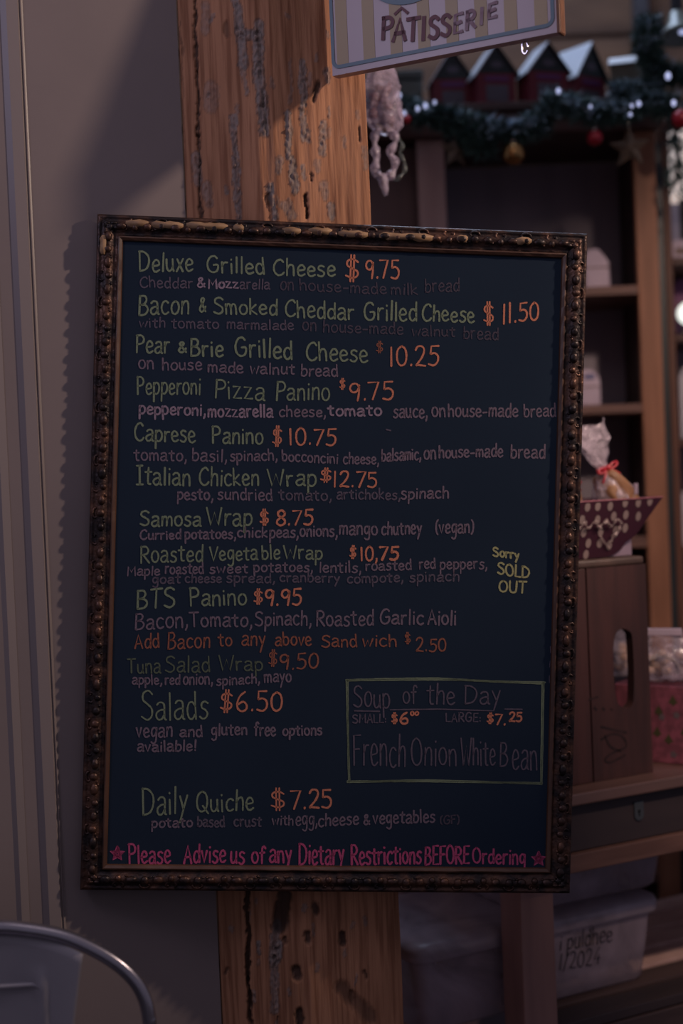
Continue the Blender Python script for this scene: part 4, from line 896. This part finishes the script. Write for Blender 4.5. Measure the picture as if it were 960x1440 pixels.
for i in range(n):
    j = (i+1) % n
    for f4 in ((IF[i], IF[j], OF[j], OF[i]), (IB[i], OB[i], OB[j], IB[j]), (IF[i], IB[i], IB[j], IF[j]), (OF[i], OF[j], OB[j], OB[i])): bm.faces.new(f4)
link('end_panel', bm, m_crate, crate)
CD = .30
tz = cq(860, 785)[1]
bm = B(); box(bm, cx0, cx1-.003, -.001, CD, cz1+.0004, tz, .004); link('top_slat', bm, m_crated, crate, label='worn greyish top edge board')
bm = B(); box(bm, cx0, cx0+.012, .0165, CD-.0165, 0, cz1); link('side_slat', bm, m_crate, crate)
bm = B(); box(bm, cx0, cx0+.06, CD-.016, CD, 0, cz1); link('end_panel', bm, m_crate, crate)
# branded scorch marks on the panel
bm = B(); rq = random.Random(3)
for ln in ([(845, 1040), (860, 1032), (875, 1036), (880, 1050), (862, 1058), (850, 1068), (858, 1072), (878, 1062)], [(850, 1035), (858, 1050), (872, 1056)], [(845, 1022), (862, 1026), (880, 1030)], [(835, 995), (838, 998)], [(847, 996), (849, 998)], [(858, 997), (861, 998)], [(828, 984), (840, 980)]):
    pts = [Vector((*cq(*p), 0)) for p in ln]; pts = smooth(pts, 4); sgn_rib(bm, [(p.x, p.y) for p in pts], .0042*rq.uniform(.7, 1.2), 0, -.0005)
link('scorch_mark', bm, mat('scorched_ink', (.02, .012, .012), (.04, .02, .02), 60, rough=.6), crate, label='faint dark stamped mark')

# polka dot tray on the crate
m_polka = mat('dark_plum_card', (.040, .010, .021), (.034, .009, .018), 10, rough=.55, spec=.25)
m_dot = mat('grey_pink_dots', (.24, .175, .165), (.20, .15, .145), 20, rough=.6, spec=.2)
m_liner = mat('lilac_card_liner', (.27, .20, .26), (.23, .17, .22), 10, rough=.5)
to = bf.M @ Vector((0, CY+.012, tz+.0008)); tf = Fr(to, byaw+rad(3)); tq = lambda px, py, y=0: tf.f(px, py, y)
tray = thing('polka_dot_gift_tray', 'flared plum card gift tray with grey polka dots on top of the wooden crate', 'gift tray', to, tf.yaw)
TL = tq(700, 708); TR = tq(919, 699); BR2 = tq(891, 786); 
xa = TR[0]-.24; ztp = TR[1]; DEP = .13; fl = .035
def panel(bm, pts, th=.0015, mi=0):
    a = [Vector(p) for p in pts]; nrm = (a[1]-a[0]).cross(a[-1]-a[0]).normalized()*th
    v0 = [bm.verts.new(p) for p in a]; v1 = [bm.verts.new(p+nrm) for p in a]
    fs = [bm.faces.new(v0), bm.faces.new(v1[::-1])]
    for i in range(len(a)): fs.append(bm.faces.new((v0[i], v0[(i+1) % len(a)], v1[(i+1) % len(a)], v1[i])))
    for f in fs: f.material_index = mi
xb1 = BR2[0]; xb0 = xa+(TR[0]-xb1); zlo = .0
# white inner box
bm = B(); box(bm, xb0, xb1, .004, DEP-.004, 0, ztp*.52, .001); link('inner_box', bm, m_liner, tray, label='pale lilac inner box')
# flared dotted front, cut back at the lower right corner
def fy(z): return -fl*max(0, (z/ztp))**1.0*.6
cut = [(884, 762), (880, 757), (872, 763), (868, 772), (858, 777)]
outl = [tq(892, 748), tq(897, 738), TR] ; lowr = [tq(*p) for p in ((889, 752), (884, 757), (876, 763), (872, 772), (862, 780), (852, 785))]
pts2 = [(xa, ztp-.002), (xb0, .001)] + [(lowr[-1][0], .001)] + lowr[::-1][1:] + outl
bm = B(); a = [bm.verts.new((x, fy(z)-.0, z)) for x, z in pts2]; b = [bm.verts.new((x, fy(z)+.0016, z)) for x, z in pts2]
bm.faces.new(a); bm.faces.new(b[::-1])
for i in range(len(a)): bm.faces.new((a[i], a[(i+1) % len(a)], b[(i+1) % len(a)], b[i]))
dots = [(819, 713), (833.5, 712), (851, 712), (871.5, 707), (890, 707), (906, 705), (875, 724), (893, 726), (858, 726), (819, 749), (843, 748), (864, 746), (877, 742.5), (828, 764), (844, 764), (858, 767), (827, 780), (836, 731), (814, 731)]
for px, py in dots:
    cx, cz = tq(px, py, -.008); rr = .0060; vs = []
    for k in range(20):
        ang = k*math.pi/10; x = cx+rr*.92*math.cos(ang); z = min(cz+rr*1.22*math.sin(ang), ztp-.003-(TR[0]-x)*.0); vs.append(bm.verts.new((x, fy(z)-.0006, z)))
    bm.faces.new(vs).material_index = 1
link('dotted_front', bm, [m_polka, m_dot], tray)
bm = B()
panel(bm, [(TR[0], fy(ztp), ztp), (TR[0], DEP+.02, ztp), (xb1, DEP, .001), (xb1, .002, .001+ztp*.45)]); panel(bm, [(xa, DEP+.02, ztp), (xa, fy(ztp), ztp-.002), (xb0, .002, .001), (xb0, DEP, .001)]); panel(bm, [(TR[0], DEP+.02, ztp), (xa, DEP+.02, ztp), (xb0, DEP, .001), (xb1, DEP, .001)])
link('flared_sides', bm, m_polka, tray)
rim = mat('pink_card_edge', (.30, .10, .13)); bm = B(); tube(bm, [(xa, fy(ztp)-.0002, ztp), (TR[0], fy(ztp)-.0002, ztp)], .0011, 6); link('rim', bm, rim, tray, label='thin pink top edge')
# clear ribbon twisted round the front of the tray
bm = B(); rp = smooth([(*(lambda q: (q[0], fy(q[1])-.006-.002*(i % 2), q[1]))(tq(px, py, -.012)),) for i, (px, py) in enumerate(((790, 742), (800, 736), (808, 744), (816, 735), (824, 743), (832, 734), (840, 742), (848, 733), (856, 740), (862, 730), (870, 738), (866, 746), (860, 756), (857, 762)))], 6)
tube(bm, rp, [.0022+.0012*math.sin(i*1.1) for i in range(len(rp))], 7); crumple(bm.verts[:], .003, 140, 3)
r2 = smooth([(*(lambda q: (q[0], fy(q[1])-.004, q[1]))(tq(px, py, -.012)),) for px, py in ((844, 754), (850, 762), (857, 769), (861, 771))], 4); tube(bm, r2, .0016, 6)
link('clear_ribbon', bm, film('ribbon_film', (.5, .38, .36), .4, .15, 90), tray, smooth=True)

# cookie bags standing in the tray
m_bisc = mat('biscotti', (.33, .17, .085), (.20, .095, .05), 30, rough=.5, spec=.4, bump=.6, bscale=90)
m_ribr = mat('red_ribbon', (.42, .022, .035), (.30, .016, .026), 20, rough=.25, spec=.7)
def fan_bag(name, label, M_, cont, filmm, h, w, cont_m, seed):
    t = thing('cookie_bag', label, 'bag', M_.translation, 0, 'cookie bags in the polka dot tray'); t.rotation_euler = M_.to_euler()
    bm = B(); rings = []; N = 26; r_ = random.Random(seed)
    for i, (zz, ww, dd) in enumerate(((0, .8, .8), (.10, 1, 1), (.30, 1, 1), (.45, .7, .75), (.55, .32, .32), (.60, .26, .26), (.68, .5, .2), (.82, .75, .14), (1, .9, .06))):
        rings.append([bm.verts.new((w/2*ww*math.cos(a)*(1+.1*math.sin(a*6+i*2+seed)), w*.36*dd*math.sin(a)*(1+.2*math.cos(a*5+i)), h*zz+.006*math.sin(a*3+seed)*(i == 8))) for a in [k*2*math.pi/N for k in range(N)]])
    for a, b in zip(rings, rings[1:]):
        for k in range(N): bm.faces.new((a[k], a[(k+1) % N], b[(k+1) % N], b[k]))
    bm.faces.new(rings[0][::-1]); bmesh.ops.subdivide_edges(bm, edges=bm.edges[:], cuts=1, use_grid_fill=True); crumple(bm.verts[:], .0045, 55, seed)
    link('plastic_wrap', bm, filmm, t, smooth=True)
    for c in cont: c(t)
    bm = B(); rt = []
    tube(bm, [(w*.13*math.cos(a*.5236), w*.12*math.sin(a*.5236), h*.575) for a in range(12)], .0025, 6, closed=True)
    for s in (-1, 1):
        lp = smooth([(0, -w*.13, h*.575), (s*.012, -w*.16, h*.60), (s*.022, -w*.15, h*.585), (s*.014, -w*.17, h*.56), (0, -w*.13, h*.575)], 5); tube(bm, lp, .0022, 6)
        tube(bm, smooth([(0, -w*.13, h*.57), (s*.012, -w*.17, h*.52), (s*.02, -w*.16, h*.47)], 4), .0018, 6)
    ball(bm, (0, -w*.15, h*.58), .0048, sub=2); link('red_bow', bm, m_ribr, t, smooth=True)
    return t
def stick(x, y, z, L, tilt, yawv=0):
    def f(t):
        bm = B(); g = ball(bm, (0, 0, 0), 1, sub=3)
        for v in g: 
            c = v.co; v.co = Vector((max(-1, min(1, c.x*1.25))*.013, max(-1, min(1, c.y*1.25))*.015, max(-1, min(1, c.z*1.1))*L/2))
        crumple(bm.verts[:], .0022, 120, x*50); bm.transform(Matrix.Translation((x, y, z)) @ Matrix.Rotation(tilt, 4, 'Y') @ Matrix.Rotation(yawv, 4, 'Z')); link('biscotti', bm, m_bisc, t, smooth=True)
    return f
def tray_bag(px, py, h, w, tiltdeg, yo, label, cont, filmm, seed):
    x, z = tq(px, py, yo); zb_ = ztp*.52+.0008
    M_ = tf.M @ Matrix.Translation((x, yo, zb_)) @ Matrix.Rotation(rad(tiltdeg), 4, 'Y')
    return fan_bag('', label, M_, cont, filmm, h, w, m_bisc, seed)
ztb = ztp*.52
hh1 = tq(820, 598, .055)[1]-ztb
tray_bag(800, 690, .12, .060, -4, .085, 'clear cookie bag mostly hidden behind the menu frame edge', [stick(.006, 0, .04, .06, .1)], m_clear, 1)
tray_bag(872, 690, .172, .078, -21, .045, 'clear bag of tan biscotti with a red bow, leaning left in the tray', [stick(.016, -.010, .050, .095, -.36), stick(-.006, -.012, .042, .075, -.15), stick(.004, .012, .048, .085, -.25)], m_clear, 2)
bm = B(); pn = [tq(885, 697, .02), tq(897, 679, .02)]; M2 = tf.M
t = thing('plastic_pick', 'small clear plastic pick standing in the right end of the polka dot tray', 'pick', tf.M @ Vector((pn[0][0]-.004, .02, ztb+.001)), tf.yaw)
bm = B(); dx = pn[1][0]-pn[0][0]+.004; dz = pn[1][1]-ztb; tube(bm, [(0, 0, 0), (dx*.4, 0, dz*.5), (dx*.9, 0, dz*.95)], .0014, 6); link('shaft', bm, m_clear, t)
bm = B(); box(bm, dx*.6, dx*.95, -.001, .001, dz*.72, dz*.98, .0005); link('flag', bm, m_liner, t)

# red patterned box behind the crate, with clear bags
RD = B0.y+.20
R_0 = on_z(914, 1085, zB); R_0 = at(917, 1060, 2.36)
rzb = zB+.0005
ry = rad(-36)
rl = at(914, 1000, 2.335)      # left visible edge of the near-left face lies behind the crate edge
ro = Vector((rl.x, rl.y, rzb)); rf = Fr(ro, ry)
redbox = thing('red_patterned_box', 'red gift box printed with green trees and grey stars on the bench behind the crate', 'gift box', ro, ry)
rx0, rx1 = -.062, .10; rzt = rf.f(918, 964)[1]
m_redp = mat('red_print_paper', (.30, .085, .12), (.19, .06, .08), 55, rough=.45, spec=.3, lo=.42, hi=.6)
bm = B(); box(bm, rx0, rx1, 0, .13, 0, rzt, .0012); link('box_body', bm, m_redp, redbox)
m_tree = mat('olive_print', (.085, .075, .035), rough=.5); m_starp = mat('grey_star_print', (.16, .115, .125), rough=.5); m_scr = mat('pale_pink_scroll', (.26, .09, .12), rough=.5)
bm = B(); rq = random.Random(8)
def shp(cx, cz, kind, r):
    if kind == 's': pts = [(r*(1 if i % 2 == 0 else .55)*math.sin(i*math.pi/5+.2), r*(1 if i % 2 == 0 else .55)*math.cos(i*math.pi/5+.2)) for i in range(10)]; mi = 1
    else: pts = [(0, r*1.2), (r*.5, r*.3), (r*.95, -r*.4), (r*.3, -r*.5), (r*.2, -r*.9), (-r*.2, -r*.9), (-r*.3, -r*.5), (-r*.95, -r*.4), (-r*.5, r*.3)]; mi = 0
    pts = [(cx+x, cz+z) for x, z in pts]
    if any(x < rx0+.002 or x > rx1-.002 or z < .002 or z > rzt-.002 for x, z in pts): return
    bm.faces.new([bm.verts.new((x, -.0005, z)) for x, z in pts]).material_index = mi
for px, py, k in ((946, 986, 't'), (951, 1006, 's'), (940, 1040, 't'), (947, 1061, 's'), (930, 1008, 's'), (926, 1000, 't'), (928, 1065, 's'), (924, 1030, 't'), (963, 1030, 't'), (968, 1052, 's'), (972, 1000, 't'), (972, 980, 's'), (933, 972, 's')):
    x, z = rf.f(px, py); shp(x, z, k, .0085 if k == 't' else .0078)
for k in range(60):
    x, z = rq.uniform(rx0+.006, rx1-.006), rq.uniform(.006, rzt-.006); a = rq.uniform(0, 6)
    sgn_rib(bm, [(x+.004*math.cos(a+q*.5)*(.5+q*.12), z+.004*math.sin(a+q*.5)*(.5+q*.12)) for q in range(6)], .0007, 2, -.0004)
link('printed_pattern', bm, [m_tree, m_starp, m_scr], redbox)
bm = B(); box(bm, rx0+.003, rx1-.003, .003, .127, rzt, rzt+.0012); link('top_edge', bm, mat('dark_inside', (.10, .02, .03)), redbox)
m_nut = mat('tan_nuts', (.62, .40, .29), (.42, .26, .18), 30, rough=.5, spec=.3)
def pouch(px, py, w, h, yaw, yo, label, nuts, seed, header=False):
    x, z = rf.f(px, py, yo); M_ = rf.M @ Matrix.Translation((x, yo, rzt+.0018)) @ Matrix.Rotation(yaw, 4, 'Z')
    t = thing('snack_bag', label, 'bag', M_.translation, 0, 'clear snack bags in the red box'); t.rotation_euler = M_.to_euler()
    bm = B(); rings = []; N = 26
    for i, (zz, ww, dd) in enumerate(((0, .85, .9), (.12, 1, 1), (.40, 1, 1), (.62, .92, .7), (.78, .8, .35), (.88, .74, .12), (1, .7, .04))):
        rings.append([bm.verts.new((w/2*ww*math.cos(a), w*.34*dd*math.sin(a)*(1+.15*math.sin(a*5+i)), h*zz)) for a in [k*2*math.pi/N for k in range(N)]])
    for a, b in zip(rings, rings[1:]):
        for k in range(N): bm.faces.new((a[k], a[(k+1) % N], b[(k+1) % N], b[k]))
    bm.faces.new(rings[0][::-1]); bm.faces.new(rings[-1]); bmesh.ops.subdivide_edges(bm, edges=bm.edges[:], cuts=1, use_grid_fill=True); crumple(bm.verts[:], .004, 60, seed)
    for v in bm.verts: v.co.z = max(v.co.z, 0)
    link('plastic_wrap', bm, m_clear, t, smooth=True)
    bm = B(); r_ = random.Random(seed)
    for k in range(nuts): ball(bm, (r_.uniform(-.33, .33)*w, r_.uniform(-.16, .16)*w, h*r_.uniform(.12, .58)), .0085, (1.1, .9, r_.uniform(.7, 1.3)), 2, M=Matrix.Rotation(r_.uniform(0, 3), 3, 'X'))
    for v in bm.verts: v.co.z = max(v.co.z, .002)
    link('nuts', bm, m_nut, t, smooth=True)
    if header:
        bm = B(); box(bm, -w*.34, w*.34, -w*.05, w*.05, h*.90, h*1.04, .001); link('header_card', bm, m_lilac, t)
        bm = B()
        for s in (-1, 1):
            for q in range(3): tube(bm, smooth([(0, -w*.33, h*.52), (s*.012*(1+q*.4), -w*.37, h*(.56-.06*q)), (s*.02*(1+q*.3), -w*.34, h*(.42-.1*q))], 4), .0011, 5)
        link('clear_bow', bm, film('bow_film', (.6, .5, .48), .5, .1, 60), t, smooth=True)
pouch(936, 965, .085, (rf.f(930, 888, .05)[1]-rzt), .25, .05, 'clear snack bag with a pale header card in the red box', 14, 4, True)
pouch(876, 965, .055, (rf.f(876, 880, .07)[1]-rzt), -.3, .08, 'clear bag of tan nuts glimpsed through the slot of the crate', 16, 6)
pouch(1000, 965, .07, .055, .1, .055, 'clear snack bag mostly beyond the right edge of the photo', 10, 7)

# clear storage bins under the bench
m_bin = film('milky_bin_plastic', (.40, .32, .38), .55, .4, 5); m_binlid = film('milky_lid_plastic', (.40, .33, .39), .65, .4, 5)
m_ink = mat('marker_ink', (.012, .013, .02)); m_lump = mat('beige_packs', (.26, .17, .12), (.12, .08, .06), 25, rough=.5)
BYo = .115
bo = bf.M @ Vector((0, BYo, zs+.0006)); bnf = Fr(bo, byaw); bq = lambda px, py, y=0: bnf.f(px, py, y)
def bin_(name, label, o, yaw, x0, x1, dep, h, lidh, ov, ink=None, lumps=0, taper=.012):
    t = thing('storage_bin', label, 'storage bin', o, yaw, 'clear plastic bins under the bench')
    bm = B(); rb = []
    def rr(x0, x1, y0, y1, z, r, N=5):
        out = []
        for cx, cy, a0 in ((x1-r, y1-r, 0), (x0+r, y1-r, 90), (x0+r, y0+r, 180), (x1-r, y0+r, 270)):
            for i in range(N+1): a = rad(a0+90*i/N); out.append(bm.verts.new((cx+r*math.cos(a), cy+r*math.sin(a), z)))
        return out
    seq = [(taper+.006, 0), (taper, .006), (taper*.5, h*.5), (0, h)]
    for off, z in seq: rb.append(rr(x0+off, x1-off, off, dep-off, z, .022))
    for a, b in zip(rb, rb[1:]):
        for k in range(len(a)): bm.faces.new((a[k], a[(k+1) % len(a)], b[(k+1) % len(b)], b[k]))
    bm.faces.new(rb[0][::-1]); link('bin_body', bm, m_bin, t, smooth=True)
    bm = B(); rb = []
    for off, z in ((-ov*.7, h-.004), (-ov, h), (-ov, h+lidh*.5), (-ov*.75, h+lidh*.8), (ov*.8, h+lidh), (ov*2.5, h+lidh)): rb.append(rr(x0+off, x1-off, off, dep-off, z, .026))
    for a, b in zip(rb, rb[1:]):
        for k in range(len(a)): bm.faces.new((a[k], a[(k+1) % len(a)], b[(k+1) % len(b)], b[k]))
    bm.faces.new(rb[-1]); link('lid', bm, m_binlid, t, smooth=True)
    if lumps:
        bm = B(); r_ = random.Random(5)
        for k in range(lumps):
            x = r_.uniform(x0+.045, x1-.045); hz_ = r_.random()**1.5; ball(bm, (x, r_.uniform(.03, dep-.04), .022+h*.55*hz_), .018, (r_.uniform(.8, 1.3), .9, r_.uniform(.7, 1.2)), 2)
        crumple(bm.verts[:], .006, 60, 4); link('packed_contents', bm, m_lump, t, smooth=True)
    if ink:
        bm = B()
        for ln in ink: sgn_rib(bm, [(x, z) for x, z in ln], .0018, 0, -.0012)
        for v in bm.verts: v.co.y += taper*.9*(1-v.co.z/h)
        link('marker_writing', bm, m_ink, t, label='dark handwritten marker words')
    return t
bx0_, bx1_ = bq(588, 1400)[0], bq(925, 1400)[0]; hb_ = bq(850, 1292)[1]
def inkline(text, x0, x1, y0, y1, cap):
    rn = random.Random(2); return [[bq(*p) for p in ln] for ln in word_strokes(text, x0, x1, y0, y1, cap, rn)]
GL['3'] = GL['3']
ink = inkline('puldhee', 798, 862, 1336, 1324, 25)+inkline('i', 787, 791, 1338, 1337, 18)+inkline('1/2024', 788, 846, 1366, 1357, 24)
DB = .25
big = bin_('', 'large clear lidded bin with black marker writing on the shelf below the bench', bo, byaw, bx0_, bx1_, DB, hb_, .024, .010, ink, 34)
zl = hb_+.024
uo = bf.M @ Vector((0, BYo+.02, zs+.0012+zl)); uf = Fr(uo, byaw); ux1 = uf.f(936, 1235)[0]
bin_('', 'smaller clear bin stacked on the lid of the large bin, tucked under the bench rail', uo, byaw, ux1-.30, ux1, .20, min(uf.f(900, 1200)[1], -zs-zl+zr0-.02), .014, .006, None, 8, .008)

# second rack beyond the hutch, at the right edge of the photo
m_up2 = mat('red_brown_upright', (.17, .072, .045), (.11, .048, .032), 7, (4, 4, .5), rough=.5); m_grn = mat('dark_green_metal', (.022, .030, .030), (.016, .022, .024), 9, rough=.35, spec=.5)
K0 = Vector((hx(938, 440, 3.05), 3.05, 0))
rack = thing('display_rack', 'red-brown display rack with a dark green edge at the right edge of the photo', 'shelf unit', K0)
kz_ = lambda py: at(950, py, 3.05).z
part('upright', rack, m_up2, (0, .016, 0, .03, 0, kz_(170))); part('upright', rack, m_up2, (.62, .65, 0, .03, 0, kz_(170))); part('edge_strip', rack, m_grn, (-.0155, -.0005, .0, .02, 0, kz_(200)), label='dark green metal strip')
m_rsh = mat('rack_shelf', (.10, .05, .04), rough=.5); rsz = []
for py in (362, 470, 618, 770, 930):
    rsz.append(kz_(py)); part('rack_shelf', rack, m_rsh, (.0165, .6195, .002, .28, kz_(py)-.016, kz_(py)))
part('rack_back', rack, m_back, (.0, .65, .2805, .292, 0, kz_(170)))
m_glow = mat('glowing_shade', (.8, .75, .7), rough=.6, emit=(1, .80, .72), estr=.55); m_globe = mat('glowing_globe', (.9, .9, .85), rough=.4, emit=(.95, 1, .92), estr=1.1)
# glowing lampshade (top right), globe lamp, white packets
p = at(962, 282, 3.12)
t = thing('table_lamp', 'glowing pinkish white lampshade behind the garland at the right edge', 'lamp', (p.x+.02, 3.22, rsz[0]+.0005))
zh = at(955, 280, 3.22).z-rsz[0]; zh2 = at(955, 188, 3.22).z-rsz[0]
bm = B(); lathe(bm, [(.0, zh2), (.035, zh2), (.055, zh), (.0, zh)], 28); link('lamp_shade', bm, m_glow, t, smooth=False); bm = B(); lathe(bm, [(0, zh-.001), (.008, zh-.001), (.006, .02), (.03, .008), (.03, 0), (0, 0)], 20); link('lamp_base', bm, m_iron, t)
p = at(968, 440, 3.12)
t = thing('globe_lamp', 'small glowing white globe lamp on the rack below the lilac packets', 'lamp', (p.x, 3.12, rsz[1]+.0005))
bm = B(); rg = .030; cz = at(968, 441, 3.12).z-rsz[1]; ball(bm, (0, 0, cz), rg*.85, sub=3); link('globe', bm, m_globe, t, smooth=True); bm = B(); lathe(bm, [(0, cz-rg*.8), (.01, cz-rg*.8), (.018, .006), (.018, 0), (0, 0)], 16); link('lamp_base', bm, m_cap, t)
def rack_box(px, pyt, w, z, m_, label, dep=.05, d=3.10):
    p = at(px, pyt, d); h = p.z-z; t = thing('paper_packet', label, 'packet', (p.x+w/2, d, z+.0005), 0, 'packets on the right-hand rack')
    bm = B(); poly(bm, [(-w/2, 0), (w/2, 0), (w/2, h*.9), (w*.3, h), (-w*.3, h), (-w/2, h*.85)], 0, dep); bmesh.ops.bevel(bm, geom=bm.edges[:], offset=.003, segments=2, affect='EDGES'); link('packet_body', bm, m_, t)
    bm = B(); box(bm, -w*.3, w*.3, -.001, .001, h*.3, h*.6, .0004); link('label_patch', bm, m_tanp, t)
m_purp = mat('purple_paper', (.17, .05, .14), rough=.5); m_whitep = mat('white_paper', (.62, .60, .66), (.5, .48, .54), 9, rough=.5)
rack_box(943, 338, .045, rsz[0], m_lilac, 'lilac packet on the top shelf of the right-hand rack'); rack_box(945, 393, .05, rsz[1], m_purp, 'purple packet on the right-hand rack beside the globe lamp', d=3.2)
rack_box(954, 515, .06, rsz[2], m_whitep, 'tall white packet on the middle shelf of the right-hand rack'); rack_box(956, 690, .05, rsz[3], m_whitep, 'white packet low on the right-hand rack')

# pendant lamp upper right
p = at(954, 48, 2.95)
t = thing('pendant_lamp', 'grey-green metal saucer lamp hanging at the top right corner', 'lamp', p)
bm = B(); lathe(bm, [(.010, .055), (.016, .045), (.022, .020), (.036, .002), (.0385, -.008), (.037, -.008), (.034, .0), (.02, .016), (.008, .03)], 32); bm.transform(Matrix.Rotation(rad(-16), 4, 'X')); link('lamp_shade', bm, mat('sage_enamel', (.17, .19, .16), (.14, .16, .14), 8, rough=.3, spec=.6), t, smooth=True)
bm = B(); ball(bm, (.006, -.006, .002), .0075, (1, 1, .7), 2); link('bulb', bm, m_bulb, t, smooth=True)
bm = B(); tube(bm, [(0, .012, .045), (0, .012, .16), (0, .012, 1.0)], [.012, .012, .012], 12); link('stem', bm, mat('grey_blue_metal', (.09, .095, .12), rough=.4), t, smooth=True)

# ------------------------------------------------------------------ metal chair, lower left
m_gun = mat('gunmetal', (.30, .275, .29), (.26, .24, .26), 7, rough=.42, spec=.5, metal=.2); m_tube = mat('steel_tube', (.34, .32, .36), (.27, .255, .29), 9, rough=.24, spec=.6, metal=.85)
CYD = 1.62
ctr = at(-12, 1440, CYD); cfz = Fr((ctr.x, CYD, 0), rad(4))
chair = thing('metal_chair', 'grey steel chair with a curved tube back in the lower left corner', 'chair', cfz.o, cfz.yaw)
cp = lambda px, py: (lambda q: (q[0], 0, q[1]))(cfz.f(px, py))
half = [cp(*q) for q in ((-8, 1304), (40, 1307), (90, 1317), (135, 1337), (168, 1358), (190, 1380), (203, 1404), (209, 1430), (212, 1465))]
xe_ = half[-1][0]; zseat = .45
half += [(xe_+.004, 0, .66), (xe_+.004, -.008, .56), (xe_-.004, -.02, zseat+.01)]
full = [(-x, y, z) for x, y, z in half[:0:-1]] + half
bm = B(); tube(bm, smooth(full, 8), .0082, 14); link('back_frame', bm, m_tube, chair, smooth=True)
# back splat with pressed rectangle
ex0 = [cp(*q) for q in ((118, 1339), (112, 1390), (105, 1440))]; wtop = ex0[0][0]; wb = ex0[2][0]; zt_ = cp(-8, 1312)[2]; zt2 = ex0[0][2]; zb2 = ex0[2][2]
def splat_x(z): return wtop+(wb-wtop)*min(1, (zt2-z)/(zt2-zb2)) if z > zb2 else wb
bm = B(); rows = []
ri_x = cp(61, 1400)[0]; ri_z = cp(30, 1386)[2]
NZ = 40; NXs = 48
for i in range(NZ+1):
    row = []
    for j in range(NXs+1):
        s = -1+2*j/NXs; tpz = zt2+(zt_-zt2)*(1-s*s); z = zseat+.012+(tpz-zseat-.012)*i/NZ; x = s*splat_x(z)
        dist = min(ri_x-abs(x), ri_z-z); y = -.006+.010*(1-s*s)
        ridge = math.exp(-(dist/.0034)**2) if z < ri_z+.02 and abs(x) < ri_x+.02 else 0
        row.append(bm.verts.new((x, y-ridge*.006+(.0015 if dist > .003 else 0), z)))
    rows.append(row)
for a, b in zip(rows, rows[1:]):
    for j in range(NXs): bm.faces.new((a[j], a[j+1], b[j+1], b[j]))
bb_ = B(); rw, rh = ri_x, ri_z-.20
def rr_pt(cx, cz, a0): return [(cx+.012*math.cos(rad(a0+15*k)), 0, cz+.012*math.sin(rad(a0+15*k))) for k in range(7)]
loop_ = rr_pt(rw-.012, ri_z-.012, 0)+rr_pt(-rw+.012, ri_z-.012, 90)+rr_pt(-rw+.012, .53, 180)+rr_pt(rw-.012, .53, 270)
tube(bb_, [(x, -.0065+.010*(1-(x/splat_x(z))**2), z) for x, y, z in loop_], .0034, 8, closed=True)
sp_o = link('back_splat', bm, m_gun, chair, smooth=True); md = sp_o.modifiers.new('thick', 'SOLIDIFY'); md.thickness = .0016; link('pressed_rim', bb_, m_gun, sp_o, smooth=True)
bm = B(); sw_ = abs(xe_)+.004; box(bm, -sw_, sw_, -.37, -.002, zseat-.018, zseat, .008); link('seat', bm, m_gun, chair)
for sx1 in (-1, 1):
    for yy, ye in ((-.025, .07), (-.34, -.40)):
        bm = B(); tube(bm, [(sx1*(sw_-.025), yy, zseat-.018), (sx1*(sw_+.01), ye, 0)], [.016, .011], 10); link('leg', bm, m_tube, chair, smooth=True)
